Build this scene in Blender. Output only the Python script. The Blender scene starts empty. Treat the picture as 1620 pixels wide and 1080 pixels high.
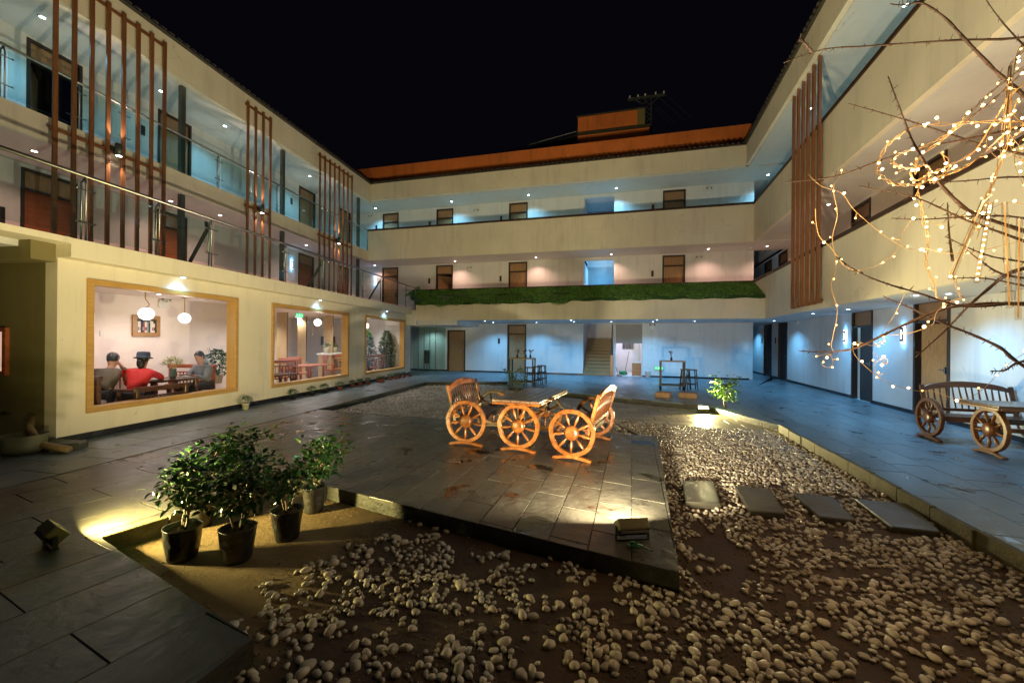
import bpy, math, random
import numpy as np
from mathutils import Vector, Matrix
random.seed(7)
R = math.radians
C = bpy.context.scene
COL = C.collection

# ------------------------------------------------------------------ camera, world, light, exposure
FPX, CX, CY, ROLL, CAMH = 630.0, 810.0, 539.6, 0.0088, 1.6
cam_d = bpy.data.cameras.new('camera'); cam = bpy.data.objects.new('camera', cam_d); COL.objects.link(cam)
cam_d.sensor_width = 36.0; cam_d.lens = 36.0*FPX/1620.0; cam_d.clip_start = 0.05; cam_d.clip_end = 600
cr, sr = math.cos(ROLL), math.sin(ROLL)
cam.matrix_world = Matrix(((cr, -sr, 0, 0), (0, 0, -1, 0), (sr, cr, 0, CAMH), (0, 0, 0, 1)))
C.camera = cam
w = bpy.data.worlds.new('World'); C.world = w; w.use_nodes = True
nt = w.node_tree; bg = nt.nodes['Background']
sky = nt.nodes.new('ShaderNodeTexSky'); sky.sky_type = 'NISHITA'; sky.sun_disc = False
sky.sun_elevation = R(-8); sky.sun_rotation = R(200)
nt.links.new(sky.outputs[0], bg.inputs[0]); bg.inputs[1].default_value = 0.05
# faint glow of the town in the night air
bg2 = nt.nodes.new('ShaderNodeBackground'); bg2.inputs[0].default_value = (0.45, 0.40, 0.75, 1); bg2.inputs[1].default_value = 0.003
ad = nt.nodes.new('ShaderNodeAddShader'); nt.links.new(bg.outputs[0], ad.inputs[0]); nt.links.new(bg2.outputs[0], ad.inputs[1])
nt.links.new(ad.outputs[0], nt.nodes['World Output'].inputs[0])
C.view_settings.view_transform = 'Standard'; C.view_settings.look = 'None'; C.view_settings.gamma = 1
C.view_settings.use_curve_mapping = False; C.view_settings.exposure = 0.38
C.render.engine = 'CYCLES'
cy = C.cycles
cy.max_bounces = 7; cy.diffuse_bounces = 4; cy.glossy_bounces = 3; cy.transparent_max_bounces = 16; cy.transmission_bounces = 4
cy.caustics_reflective = False; cy.caustics_refractive = False; cy.sample_clamp_indirect = 2.5; cy.sample_clamp_direct = 0
cy.use_denoising = True

# light levels (W) and colours of the lamps that the place has
FLOOD_C = (1.0, 0.84, 0.53)
COOL = (0.28, 0.72, 1.0); WARM = (1.0, 0.56, 0.42); BLUE = (0.16, 0.55, 1.0)
P_FLOOD_MID, P_FLOOD_LEFT, P_FLOOD_SHRUB = 520, 260, 170
P_DOWN3, P_DOWN2, P_DOWN1 = 92, 62, 125

# ------------------------------------------------------------------ geometry helpers
def ray(u, v):
    a = (u-CX)/FPX; b = -(v-CY)/FPX
    return Vector((a*cr-b*sr, 1.0, a*sr+b*cr))
CAMP = Vector((0, 0, CAMH))
def G(u, v, z=0.0):                      # point on the horizontal plane z seen at (u, v)
    r = ray(u, v); return CAMP + r*((z-CAMH)/r.z)
def D(u, v, y):                          # point at distance y
    return CAMP + ray(u, v)*y
def px(p):
    q = Vector(p)-CAMP
    a = q.x*cr+q.z*sr; b = -q.x*sr+q.z*cr
    return CX+FPX*a/q.y, CY-FPX*b/q.y

class Frame:                             # wall frame: x along, y into the building, z up
    def __init__(s, ox, oy, ang):
        s.o = Vector((ox, oy, 0)); s.a = Vector((math.cos(ang), math.sin(ang), 0)); s.n = Vector((-s.a.y, s.a.x, 0)); s.ang = ang
    def at(s, u, v, d=0.0):
        r = ray(u, v); t = (d - (CAMP-s.o).dot(s.n))/r.dot(s.n); p = CAMP+r*t
        return (p-s.o).dot(s.a), p.z
    def w(s, x, y, z=0.0): return s.o+s.a*x+s.n*y+Vector((0, 0, z))
    def loc(s, p):
        q = Vector(p)-s.o; return q.dot(s.a), q.dot(s.n), q.z
    def zray(s, u, v, z):                # local (x, y) where the pixel's ray meets height z
        return s.loc(G(u, v, z))
    def M(s): return Matrix.Translation(s.o) @ Matrix.Rotation(s.ang, 4, 'Z')

class MB:
    def __init__(s): s.v = []; s.f = []
    def quad(s, *p):
        n = len(s.v); s.v += [tuple(q) for q in p]; s.f.append(tuple(range(n, n+len(p))))
    def box(s, x0, x1, y0, y1, z0, z1):
        n = len(s.v)
        s.v += [(x0,y0,z0),(x1,y0,z0),(x1,y1,z0),(x0,y1,z0),(x0,y0,z1),(x1,y0,z1),(x1,y1,z1),(x0,y1,z1)]
        s.f += [(n,n+3,n+2,n+1),(n+4,n+5,n+6,n+7),(n,n+1,n+5,n+4),(n+1,n+2,n+6,n+5),(n+2,n+3,n+7,n+6),(n+3,n,n+4,n+7)]
        return s
    def obox(s, c, ax, ay, az):          # oriented box: centre and half axes
        c = Vector(c); ax = Vector(ax); ay = Vector(ay); az = Vector(az); n = len(s.v)
        for k in (-1, 1):
            for a, b in ((-1,-1),(1,-1),(1,1),(-1,1)): s.v.append(tuple(c+ax*a+ay*b+az*k))
        s.f += [(n,n+3,n+2,n+1),(n+4,n+5,n+6,n+7),(n,n+1,n+5,n+4),(n+1,n+2,n+6,n+5),(n+2,n+3,n+7,n+6),(n+3,n,n+4,n+7)]
        return s
    def prism(s, poly, z0, z1, inset=0.0):
        n = len(s.v); k = len(poly)
        ar = sum(poly[i][0]*poly[(i+1) % k][1]-poly[(i+1) % k][0]*poly[i][1] for i in range(k))
        if ar < 0: poly = poly[::-1]
        s.v += [(p[0], p[1], z0) for p in poly]
        if inset:
            cx = sum(p[0] for p in poly)/k; cy_ = sum(p[1] for p in poly)/k
            top = []
            for p in poly:
                dx, dy = cx-p[0], cy_-p[1]; L = math.hypot(dx, dy) or 1
                top.append((p[0]+dx/L*inset, p[1]+dy/L*inset))
            s.v += [(p[0], p[1], z1-inset) for p in poly]; s.v += [(p[0], p[1], z1) for p in top]; m = 3
        else:
            s.v += [(p[0], p[1], z1) for p in poly]; m = 2
        for r in range(m-1):
            for i in range(k):
                j = (i+1) % k; s.f.append((n+r*k+i, n+r*k+j, n+(r+1)*k+j, n+(r+1)*k+i))
        s.f.append(tuple(n+(m-1)*k+i for i in range(k))); s.f.append(tuple(n+k-1-i for i in range(k)))
        return s
    def tube(s, pts, rad, n=6, cap=True):
        pts = [Vector(p) for p in pts]
        if not isinstance(rad, (list, tuple)): rad = [rad]*len(pts)
        b0 = len(s.v); up = None
        for i, p in enumerate(pts):
            t = (pts[min(i+1, len(pts)-1)]-pts[max(i-1, 0)])
            t = t.normalized() if t.length > 1e-9 else Vector((0, 0, 1))
            if up is None:
                up = Vector((0, 0, 1)) if abs(t.z) < .9 else Vector((1, 0, 0))
            x = t.cross(up); x = x.normalized() if x.length > 1e-6 else t.orthogonal().normalized()
            y = x.cross(t).normalized(); up = y
            for k in range(n):
                a = 2*math.pi*k/n; s.v.append(tuple(p+(x*math.cos(a)+y*math.sin(a))*rad[i]))
        for i in range(len(pts)-1):
            for k in range(n):
                k2 = (k+1) % n; a = b0+i*n
                s.f.append((a+k, a+n+k, a+n+k2, a+k2))
        if cap:
            s.f.append(tuple(b0+k for k in range(n))); e = b0+(len(pts)-1)*n; s.f.append(tuple(e+n-1-k for k in range(n)))
        return s
    def lathe(s, prof, c=(0,0,0), n=16, squash=1.0, axis='z'):
        b0 = len(s.v); c = Vector(c)
        for r, h in prof:
            for k in range(n):
                a = 2*math.pi*k/n; q = (r*math.cos(a), r*math.sin(a)*squash, h)
                if axis == 'x': q = (q[2], q[0], q[1])
                s.v.append(tuple(c+Vector(q)))
        for i in range(len(prof)-1):
            for k in range(n):
                k2 = (k+1) % n; a = b0+i*n; s.f.append((a+k, a+k2, a+n+k2, a+n+k))
        s.f.append(tuple(b0+n-1-k for k in range(n))); e = b0+(len(prof)-1)*n; s.f.append(tuple(e+k for k in range(n)))
        return s
    def ball(s, c, r, n=10, m=6, sz=1.0):
        pr = [(max(1e-4, r*math.sin(math.pi*i/m)), -r*sz*math.cos(math.pi*i/m)) for i in range(m+1)]
        return s.lathe(pr, c, n)
    def xf(s, M): s.v = [tuple(M @ Vector(p)) for p in s.v]; return s
    def mesh(s, name, m, smooth=False):
        me = bpy.data.meshes.new(name); me.from_pydata(s.v, [], s.f); me.update()
        if m: me.materials.append(m)
        if smooth: me.polygons.foreach_set('use_smooth', [True]*len(me.polygons))
        return me
    def build(s, name, m, parent=None, smooth=False, bevel=0):
        o = bpy.data.objects.new(name, s.mesh(name, m, smooth)); COL.objects.link(o)
        if parent: o.parent = parent
        if bevel:
            b = o.modifiers.new('b', 'BEVEL'); b.width = bevel; b.segments = 1; b.limit_method = 'ANGLE'
        return o
def put(name, me, parent=None, loc=None, rot=None, sc=None):
    o = bpy.data.objects.new(name, me); COL.objects.link(o)
    if parent: o.parent = parent
    if loc is not None: o.location = loc
    if rot is not None: o.rotation_euler = rot
    if sc is not None: o.scale = sc
    return o
def tag(o, label=None, cat=None, group=None, kind=None):
    if label: o['label'] = label
    if cat: o['category'] = cat
    if group: o['group'] = group
    if kind: o['kind'] = kind
    return o
def empty(name, loc=(0,0,0), rz=0, label=None, cat=None, group=None, kind=None, M=None):
    o = bpy.data.objects.new(name, None); COL.objects.link(o); o.empty_display_size = .1
    if M is not None: o.matrix_world = M
    else: o.location = loc; o.rotation_euler = (0, 0, rz)
    return tag(o, label, cat, group, kind)
def kids(o): return [c for c in bpy.data.objects if c.parent == o]
def copy_tree(o, parent=None, cm=None):
    if cm is None:
        cm = {}
        for c in bpy.data.objects:
            if c.parent: cm.setdefault(c.parent.name, []).append(c)
    c = o.copy(); COL.objects.link(c)
    if parent: c.parent = parent
    for ch in cm.get(o.name, []): copy_tree(ch, c, cm)
    return c
def copy_at(o, loc, rz, label, group=None):
    c = copy_tree(o); c.location = loc; c.rotation_euler = (0, 0, rz); c['label'] = label
    if group: c['group'] = group
    return c
def lamp(name, typ, loc, power, color, parent=None, size=.05, spot=None, blend=.6, aim=None, sizey=None):
    l = bpy.data.lights.new(name, typ); l.energy = power; l.color = color
    if typ == 'AREA':
        l.shape = 'RECTANGLE'; l.size = size; l.size_y = sizey or size
        if spot: l.spread = spot
    else: l.shadow_soft_size = size
    if typ == 'SPOT': l.spot_size = spot or R(120); l.spot_blend = blend
    o = bpy.data.objects.new(name, l); COL.objects.link(o)
    if parent: o.parent = parent
    o.location = loc
    if aim is not None: o.rotation_euler = Vector(aim).to_track_quat('-Z', 'Y').to_euler()
    return o

# ------------------------------------------------------------------ materials
def newmat(name):
    m = bpy.data.materials.new(name); m.use_nodes = True
    n = m.node_tree.nodes; return m, n, m.node_tree.links, n['Principled BSDF']
def ramp(n, pts):
    r = n.new('ShaderNodeValToRGB'); e = r.color_ramp.elements
    while len(e) < len(pts): e.new(.5)
    for k, (p, c) in enumerate(pts): e[k].position = p; e[k].color = (*c, 1) if len(c) == 3 else c
    return r
def mul(c, k): return tuple(min(1, x*k) for x in c)
def surf(name, col, rough=.6, var=.18, scale=3.0, bump=.15, bscale=60, rnd=.0, metal=0, spec=.5, stretch=None, col2=None, bdist=.01, rvar=.1):
    m, n, l, b = newmat(name)
    tc = n.new('ShaderNodeTexCoord'); mp = n.new('ShaderNodeMapping'); l.new(tc.outputs['Object'], mp.inputs[0])
    if stretch: mp.inputs['Scale'].default_value = stretch
    nz = n.new('ShaderNodeTexNoise'); nz.inputs['Scale'].default_value = scale; nz.inputs['Detail'].default_value = 7; nz.inputs['Roughness'].default_value = .65
    l.new(mp.outputs[0], nz.inputs[0])
    r = ramp(n, [(.3, mul(col, 1-var)), (.7, col2 or mul(col, 1+var))]); l.new(nz.outputs[0], r.inputs[0])
    out = r.outputs[0]
    if rnd:
        oi = n.new('ShaderNodeObjectInfo'); mr = n.new('ShaderNodeMapRange'); mr.inputs[3].default_value = 1-rnd; mr.inputs[4].default_value = 1+rnd
        l.new(oi.outputs['Random'], mr.inputs[0]); hs = n.new('ShaderNodeHueSaturation'); l.new(mr.outputs[0], hs.inputs['Value']); l.new(out, hs.inputs['Color']); out = hs.outputs[0]
        va = n.new('ShaderNodeVectorMath'); va.operation = 'SCALE'; cb = n.new('ShaderNodeCombineXYZ')
        l.new(oi.outputs['Random'], cb.inputs[0]); l.new(oi.outputs['Random'], cb.inputs[1]); l.new(cb.outputs[0], va.inputs[0]); va.inputs['Scale'].default_value = 37
        l.new(va.outputs[0], mp.inputs['Location'])
    l.new(out, b.inputs['Base Color'])
    mr2 = n.new('ShaderNodeMapRange'); mr2.inputs[3].default_value = max(0, rough-rvar); mr2.inputs[4].default_value = min(1, rough+rvar)
    l.new(nz.outputs[0], mr2.inputs[0]); l.new(mr2.outputs[0], b.inputs['Roughness'])
    b.inputs['Metallic'].default_value = metal; b.inputs['Specular IOR Level'].default_value = spec
    if bump:
        n2 = n.new('ShaderNodeTexNoise'); n2.inputs['Scale'].default_value = bscale; n2.inputs['Detail'].default_value = 5
        l.new(mp.outputs[0], n2.inputs[0]); bp = n.new('ShaderNodeBump'); bp.inputs['Strength'].default_value = bump; bp.inputs['Distance'].default_value = bdist
        l.new(n2.outputs[0], bp.inputs['Height']); l.new(bp.outputs[0], b.inputs['Normal'])
    return m
def wood(name, col, rough=.35, axis='x', dark=.45, scale=1.0, rnd=.0):
    st = {'x': (1.2, 14, 14), 'y': (14, 1.2, 14), 'z': (14, 14, 1.2)}[axis]
    return surf(name, col, rough, dark, 3.0*scale, .25, 9*scale, rnd, stretch=st, bdist=.002)
def plaster(name, col, dirt=.12):
    m, n, l, b = newmat(name)
    tc = n.new('ShaderNodeTexCoord')
    n1 = n.new('ShaderNodeTexNoise'); n1.inputs['Scale'].default_value = .7; n1.inputs['Detail'].default_value = 8; n1.inputs['Roughness'].default_value = .6; l.new(tc.outputs['Object'], n1.inputs[0])
    mp = n.new('ShaderNodeMapping'); mp.inputs['Scale'].default_value = (2.2, 2.2, .22); l.new(tc.outputs['Object'], mp.inputs[0])
    n2 = n.new('ShaderNodeTexNoise'); n2.inputs['Scale'].default_value = 1.6; n2.inputs['Detail'].default_value = 9; n2.inputs['Roughness'].default_value = .7; l.new(mp.outputs[0], n2.inputs[0])
    r1 = ramp(n, [(.35, mul(col, 1-dirt*.7)), (.65, col)]); l.new(n1.outputs[0], r1.inputs[0])
    r2 = ramp(n, [(.28, (1-dirt,)*3), (.5, (1, 1, 1))]); l.new(n2.outputs[0], r2.inputs[0])
    mx = n.new('ShaderNodeMixRGB'); mx.blend_type = 'MULTIPLY'; mx.inputs[0].default_value = 1; l.new(r1.outputs[0], mx.inputs[1]); l.new(r2.outputs[0], mx.inputs[2])
    # hairline cracks, here and there
    ds = n.new('ShaderNodeTexNoise'); ds.inputs['Scale'].default_value = 2.2; ds.inputs['Detail'].default_value = 5; l.new(tc.outputs['Object'], ds.inputs[0])
    vm = n.new('ShaderNodeMixRGB'); vm.blend_type = 'ADD'; vm.inputs[0].default_value = .55; l.new(tc.outputs['Object'], vm.inputs[1]); l.new(ds.outputs['Color'], vm.inputs[2])
    vo = n.new('ShaderNodeTexVoronoi'); vo.feature = 'DISTANCE_TO_EDGE'; vo.inputs['Scale'].default_value = .42; l.new(vm.outputs[0], vo.inputs[0])
    cr_ = ramp(n, [(.0, (.72,)*3), (.004, (1, 1, 1))]); l.new(vo.outputs[0], cr_.inputs[0])
    mk = ramp(n, [(.50, (0, 0, 0)), (.56, (1, 1, 1))]); l.new(n1.outputs[0], mk.inputs[0])
    m2 = n.new('ShaderNodeMixRGB'); m2.blend_type = 'MULTIPLY'; l.new(mk.outputs[0], m2.inputs[0]); l.new(mx.outputs[0], m2.inputs[1]); l.new(cr_.outputs[0], m2.inputs[2]); mx = m2
    l.new(mx.outputs[0], b.inputs['Base Color']); b.inputs['Roughness'].default_value = .75
    n3 = n.new('ShaderNodeTexNoise'); n3.inputs['Scale'].default_value = 45; n3.inputs['Detail'].default_value = 6; l.new(tc.outputs['Object'], n3.inputs[0])
    n4 = n.new('ShaderNodeTexNoise'); n4.inputs['Scale'].default_value = 1.3; n4.inputs['Detail'].default_value = 2; l.new(tc.outputs['Object'], n4.inputs[0])
    b1 = n.new('ShaderNodeBump'); b1.inputs['Strength'].default_value = .18; b1.inputs['Distance'].default_value = .004; l.new(n3.outputs[0], b1.inputs['Height'])
    b2 = n.new('ShaderNodeBump'); b2.inputs['Strength'].default_value = .35; b2.inputs['Distance'].default_value = .03; l.new(n4.outputs[0], b2.inputs['Height']); l.new(b1.outputs[0], b2.inputs['Normal'])
    l.new(b2.outputs[0], b.inputs['Normal']); return m
def stone(name, col, rough=.42, wet=.5, rnd=.22, puddle=.62, bump=.5):
    # riven slate with wet patches: darker and mirror-like where water lies
    m, n, l, b = newmat(name)
    g = n.new('ShaderNodeNewGeometry'); tc = n.new('ShaderNodeTexCoord')
    oi = n.new('ShaderNodeObjectInfo')
    n1 = n.new('ShaderNodeTexNoise'); n1.inputs['Scale'].default_value = 4; n1.inputs['Detail'].default_value = 9; n1.inputs['Roughness'].default_value = .7; l.new(g.outputs['Position'], n1.inputs[0])
    r1 = ramp(n, [(.25, mul(col, .55)), (.5, col), (.78, mul(col, 1.55))]); l.new(n1.outputs[0], r1.inputs[0])
    mr = n.new('ShaderNodeMapRange'); mr.inputs[3].default_value = 1-rnd; mr.inputs[4].default_value = 1+rnd; l.new(oi.outputs['Random'], mr.inputs[0])
    hs = n.new('ShaderNodeHueSaturation'); l.new(mr.outputs[0], hs.inputs['Value']); l.new(r1.outputs[0], hs.inputs['Color'])
    np_ = n.new('ShaderNodeTexNoise'); np_.inputs['Scale'].default_value = 2.3; np_.inputs['Detail'].default_value = 5; np_.inputs['Distortion'].default_value = .6; l.new(g.outputs['Position'], np_.inputs[0])
    pr = ramp(n, [(puddle-.06, (0, 0, 0)), (puddle-.02, (.35, .35, .35)), (puddle+.01, (.4, .4, .4)), (puddle+.03, (1, 1, 1))]); l.new(np_.outputs[0], pr.inputs[0])
    mx = n.new('ShaderNodeMixRGB'); mx.blend_type = 'MULTIPLY'; l.new(pr.outputs[0], mx.inputs[0]); l.new(hs.outputs[0], mx.inputs[1]); mx.inputs[2].default_value = (.35, .33, .32, 1)
    l.new(mx.outputs[0], b.inputs['Base Color'])
    rr = n.new('ShaderNodeMapRange'); rr.inputs[1].default_value = .3; rr.inputs[2].default_value = .7; rr.inputs[3].default_value = rough-.16; rr.inputs[4].default_value = rough+.16; l.new(n1.outputs[0], rr.inputs[0])
    mr3 = n.new('ShaderNodeMixRGB'); l.new(pr.outputs[0], mr3.inputs[0]); l.new(rr.outputs[0], mr3.inputs[1]); mr3.inputs[2].default_value = (.05, .05, .05, 1)
    l.new(mr3.outputs[0], b.inputs['Roughness']); b.inputs['Specular IOR Level'].default_value = wet
    n2 = n.new('ShaderNodeTexNoise'); n2.inputs['Scale'].default_value = 11; n2.inputs['Detail'].default_value = 8; n2.inputs['Distortion'].default_value = .7; l.new(g.outputs['Position'], n2.inputs[0])
    sb = n.new('ShaderNodeMath'); sb.operation = 'MULTIPLY_ADD'; l.new(pr.outputs[0], sb.inputs[0]); sb.inputs[1].default_value = -bump; sb.inputs[2].default_value = bump
    bp = n.new('ShaderNodeBump'); bp.inputs['Distance'].default_value = .012; l.new(sb.outputs[0], bp.inputs['Strength']); l.new(n2.outputs[0], bp.inputs['Height']); l.new(bp.outputs[0], b.inputs['Normal'])
    return m
def emit(name, col, s, sampled=True):
    m, n, l, b = newmat(name); b.inputs['Base Color'].default_value = (0, 0, 0, 1)
    b.inputs['Emission Color'].default_value = (*col, 1); b.inputs['Emission Strength'].default_value = s
    if not sampled: m.cycles.emission_sampling = 'NONE'
    return m
def glass(name, tint=(1, 1, 1), refl=1.0):
    m, n, l, b = newmat(name); n.remove(b)
    t = n.new('ShaderNodeBsdfTransparent'); t.inputs[0].default_value = (*tint, 1)
    gl = n.new('ShaderNodeBsdfGlossy'); gl.inputs['Roughness'].default_value = .01
    fr = n.new('ShaderNodeFresnel'); fr.inputs[0].default_value = 1.5
    mm = n.new('ShaderNodeMath'); mm.operation = 'MULTIPLY'; mm.inputs[1].default_value = refl; l.new(fr.outputs[0], mm.inputs[0])
    ge = n.new('ShaderNodeNewGeometry'); m3 = n.new('ShaderNodeMath'); m3.operation = 'MULTIPLY_ADD'; m3.inputs[1].default_value = -1; m3.inputs[2].default_value = 1; l.new(ge.outputs['Backfacing'], m3.inputs[0]); m4 = n.new('ShaderNodeMath'); m4.operation = 'MULTIPLY'; l.new(mm.outputs[0], m4.inputs[0]); l.new(m3.outputs[0], m4.inputs[1]); mm = m4
    mx = n.new('ShaderNodeMixShader'); l.new(mm.outputs[0], mx.inputs[0]); l.new(t.outputs[0], mx.inputs[1]); l.new(gl.outputs[0], mx.inputs[2])
    l.new(mx.outputs[0], n['Material Output'].inputs[0]); return m
def leafm(name, col, rough=.35, var=.5):
    m = surf(name, col, rough, var, 9, 0, col2=mul(col, 1+var)); b = m.node_tree.nodes['Principled BSDF']
    return m
WALL = plaster('cream_plaster', (.82, .75, .61), .16); WALLC = plaster('white_plaster', (.74, .74, .74), .16)
WALLI = plaster('pale_room_plaster', (.78, .70, .66), .05); CEIL = plaster('ceiling_paint', (.66, .66, .66), .1)
OLIVE = plaster('olive_shade_render', (.20, .17, .07), .2); ORANGE = plaster('terracotta_paint', (.78, .21, .045), .3)  # dark olive has the unlit side wall's shade in its colour
SKIRT = surf('black_skirting', (.015, .015, .02), .25, .2); RAILB = surf('brown_coping', (.05, .022, .012), .5, .4, 8, .3, 20)
DARK = surf('dark_metal', (.03, .03, .032), .4, .2); POST = surf('grey_steel', (.09, .10, .095), .35, .2, metal=.3); STEEL = surf('stainless_steel', (.34, .34, .35), .32, .1, metal=1)
SLAT = wood('brown_slat', (.21, .082, .032), .35, 'z', .3, rnd=.12); DFRAME = wood('dark_door_frame', (.035, .024, .02), .4, 'z', .3)
DWOOD = wood('light_door_wood', (.34, .20, .10), .4, 'z', .3, rnd=.1); DBLACK = wood('black_door_wood', (.022, .017, .016), .4, 'z', .3)
WINW = wood('oak_window_frame', (.52, .30, .085), .4, 'x', .2); WHEELW = surf('varnished_timber', (.13, .034, .007), .25, .5, 2.2, .5, 26, .30, stretch=(3, 5, 5), col2=(.27, .095, .021), bdist=.004)
TOPW = wood('dark_table_timber', (.12, .07, .045), .2, 'x', .4); OLDW = wood('old_dark_timber', (.085, .030, .012), .3, 'x', .4, rnd=.15)
REDW = wood('red_brown_timber', (.33, .095, .035), .3, 'x', .35, rnd=.1); STEPW = wood('brown_stair_tile', (.22, .15, .08), .4, 'x', .25)
GLASS = glass('window_glass', (.98, .99, .99), 1.25); GLASSB = glass('railing_glass', (.80, .90, .90), 1.0)
TILE = surf('roof_tile', (.055, .045, .04), .5, .4, 10, .3, 30, rnd=.2)
SLATE = stone('dark_slate', (.088, .082, .066), .38, puddle=.60); SLATE2 = stone('left_slate', (.095, .088, .07), .42, puddle=.70); WALKS = stone('blue_grey_paving', (.13, .165, .185), .38, puddle=.68, bump=.3)
TAN = stone('tan_paving', (.28, .23, .16), .5, puddle=.9); CONC = stone('damp_concrete', (.24, .19, .16), .5, puddle=.68, bump=.25)
CURB = surf('mossy_curb', (.13, .115, .055), .7, .4, 8, .5, 40); BODY = surf('dark_stone_side', (.05, .048, .035), .6, .5, 6, .6, 25, bdist=.02)
SAND = surf('sandy_soil', (.20, .125, .055), .9, .3, 3, .8, 18, bdist=.03, col2=(.27, .18, .08)); SOIL = surf('damp_brown_soil', (.085, .045, .025), .75, .35, 2.5, .7, 25, bdist=.02)
PEB = surf('river_pebble', (.66, .58, .48), .45, .2, 14, .2, 60, rnd=.22, bdist=.003)
BLACKP = surf('black_grow_bag', (.025, .023, .02), .35, .4, 8, .8, 14, bdist=.02); TERRA = surf('terracotta_pot', (.35, .08, .04), .5, .2); CREAMP = surf('cream_pot', (.62, .58, .42), .4, .1)
BARK = surf('grey_bark', (.13, .09, .055), .7, .3, 20, .4, 60); TWIG = surf('dark_twig', (.075, .04, .025), .7, .4, 30, .5, 80)
LEAF = leafm('camellia_leaf', (.018, .060, .012), .32); LEAF2 = leafm('fresh_green_leaf', (.08, .17, .02), .4); LEAF3 = leafm('deep_green_leaf', (.02, .09, .02), .45)
TURF = leafm('artificial_turf', (.17, .36, .08), .6, .9)
LAMP3 = emit('cool_lamp', (.6, .88, 1), 22, False); LAMP2 = emit('warm_lamp', (1, .78, .7), 18, False); LAMP1 = emit('blue_white_lamp', (.62, .75, 1), 20, False)
GLOBE = emit('opal_globe', (1, .93, .88), 2.6, False); TUBE = emit('flood_tube', (1, .86, .5), 9, False); HOT = emit('flood_lens', (1, .84, .45), 90, False)
BULB = emit('fairy_bulb', (1, .50, .14), 6, False); BULBW = emit('fairy_bulb_bright', (1, .62, .28), 11, False); SIGNL = emit('number_light', (.65, .75, 1), 5, False); GREEN = emit('exit_green', (.02, .9, .25), 1.3, False)
WHITE = surf('white_plastic', (.7, .7, .68), .4, .05, bump=0); GREYP = surf('grey_plastic', (.3, .3, .3), .4, .05, bump=0)
# ------------------------------------------------------------------ buildings
FB = Frame(9.8, 16.25, -R(14.8)); FR = Frame(9.8, 16.25, -R(107.5)); FU = Frame(-7.5, 20.8, R(79.5)); FL = Frame(-6.8, 5.95, R(81.2))
def wing(F, label):
    return empty('hotel_wing', M=F.M(), label=label, cat='building')
BW = wing(FB, 'three-storey back wing with cream parapets, terracotta roof wall and a grass-covered canopy')
RW = wing(FR, 'right-hand three-storey wing with plain cream parapets behind the lit bare tree')
UW = wing(FU, 'left upper two storeys with glass-railed corridors set back above the restaurant')
LW = empty('restaurant_building', M=FL.M(), label='ground-floor restaurant in pale yellow plaster with three large oak-framed windows', cat='building')

def wall_holes(s0, s1, z0, z1, d0, d1, holes, name, m, par):
    b = MB(); xs = sorted({s0, s1, *[h[0] for h in holes], *[h[1] for h in holes]}); zs = sorted({z0, z1, *[h[2] for h in holes], *[h[3] for h in holes]})
    xs = [x for x in xs if s0 <= x <= s1]; zs = [z for z in zs if z0 <= z <= z1]
    def solid(i, j):
        if not (0 <= i < len(xs)-1 and 0 <= j < len(zs)-1): return False
        cx = (xs[i]+xs[i+1])/2; cz = (zs[j]+zs[j+1])/2
        return not any(h[0] < cx < h[1] and h[2] < cz < h[3] for h in holes)
    for i in range(len(xs)-1):
        for j in range(len(zs)-1):
            if not solid(i, j): continue
            x0, x1, a, c = xs[i], xs[i+1], zs[j], zs[j+1]
            b.quad((x0,d0,a),(x1,d0,a),(x1,d0,c),(x0,d0,c)); b.quad((x1,d1,a),(x0,d1,a),(x0,d1,c),(x1,d1,c))
            if not solid(i-1, j): b.quad((x0,d1,a),(x0,d0,a),(x0,d0,c),(x0,d1,c))
            if not solid(i+1, j): b.quad((x1,d0,a),(x1,d1,a),(x1,d1,c),(x1,d0,c))
            if not solid(i, j-1): b.quad((x0,d1,a),(x1,d1,a),(x1,d0,a),(x0,d0,a))
            if not solid(i, j+1): b.quad((x0,d0,c),(x1,d0,c),(x1,d1,c),(x0,d1,c))
    return b.build(name, m, par)
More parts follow.
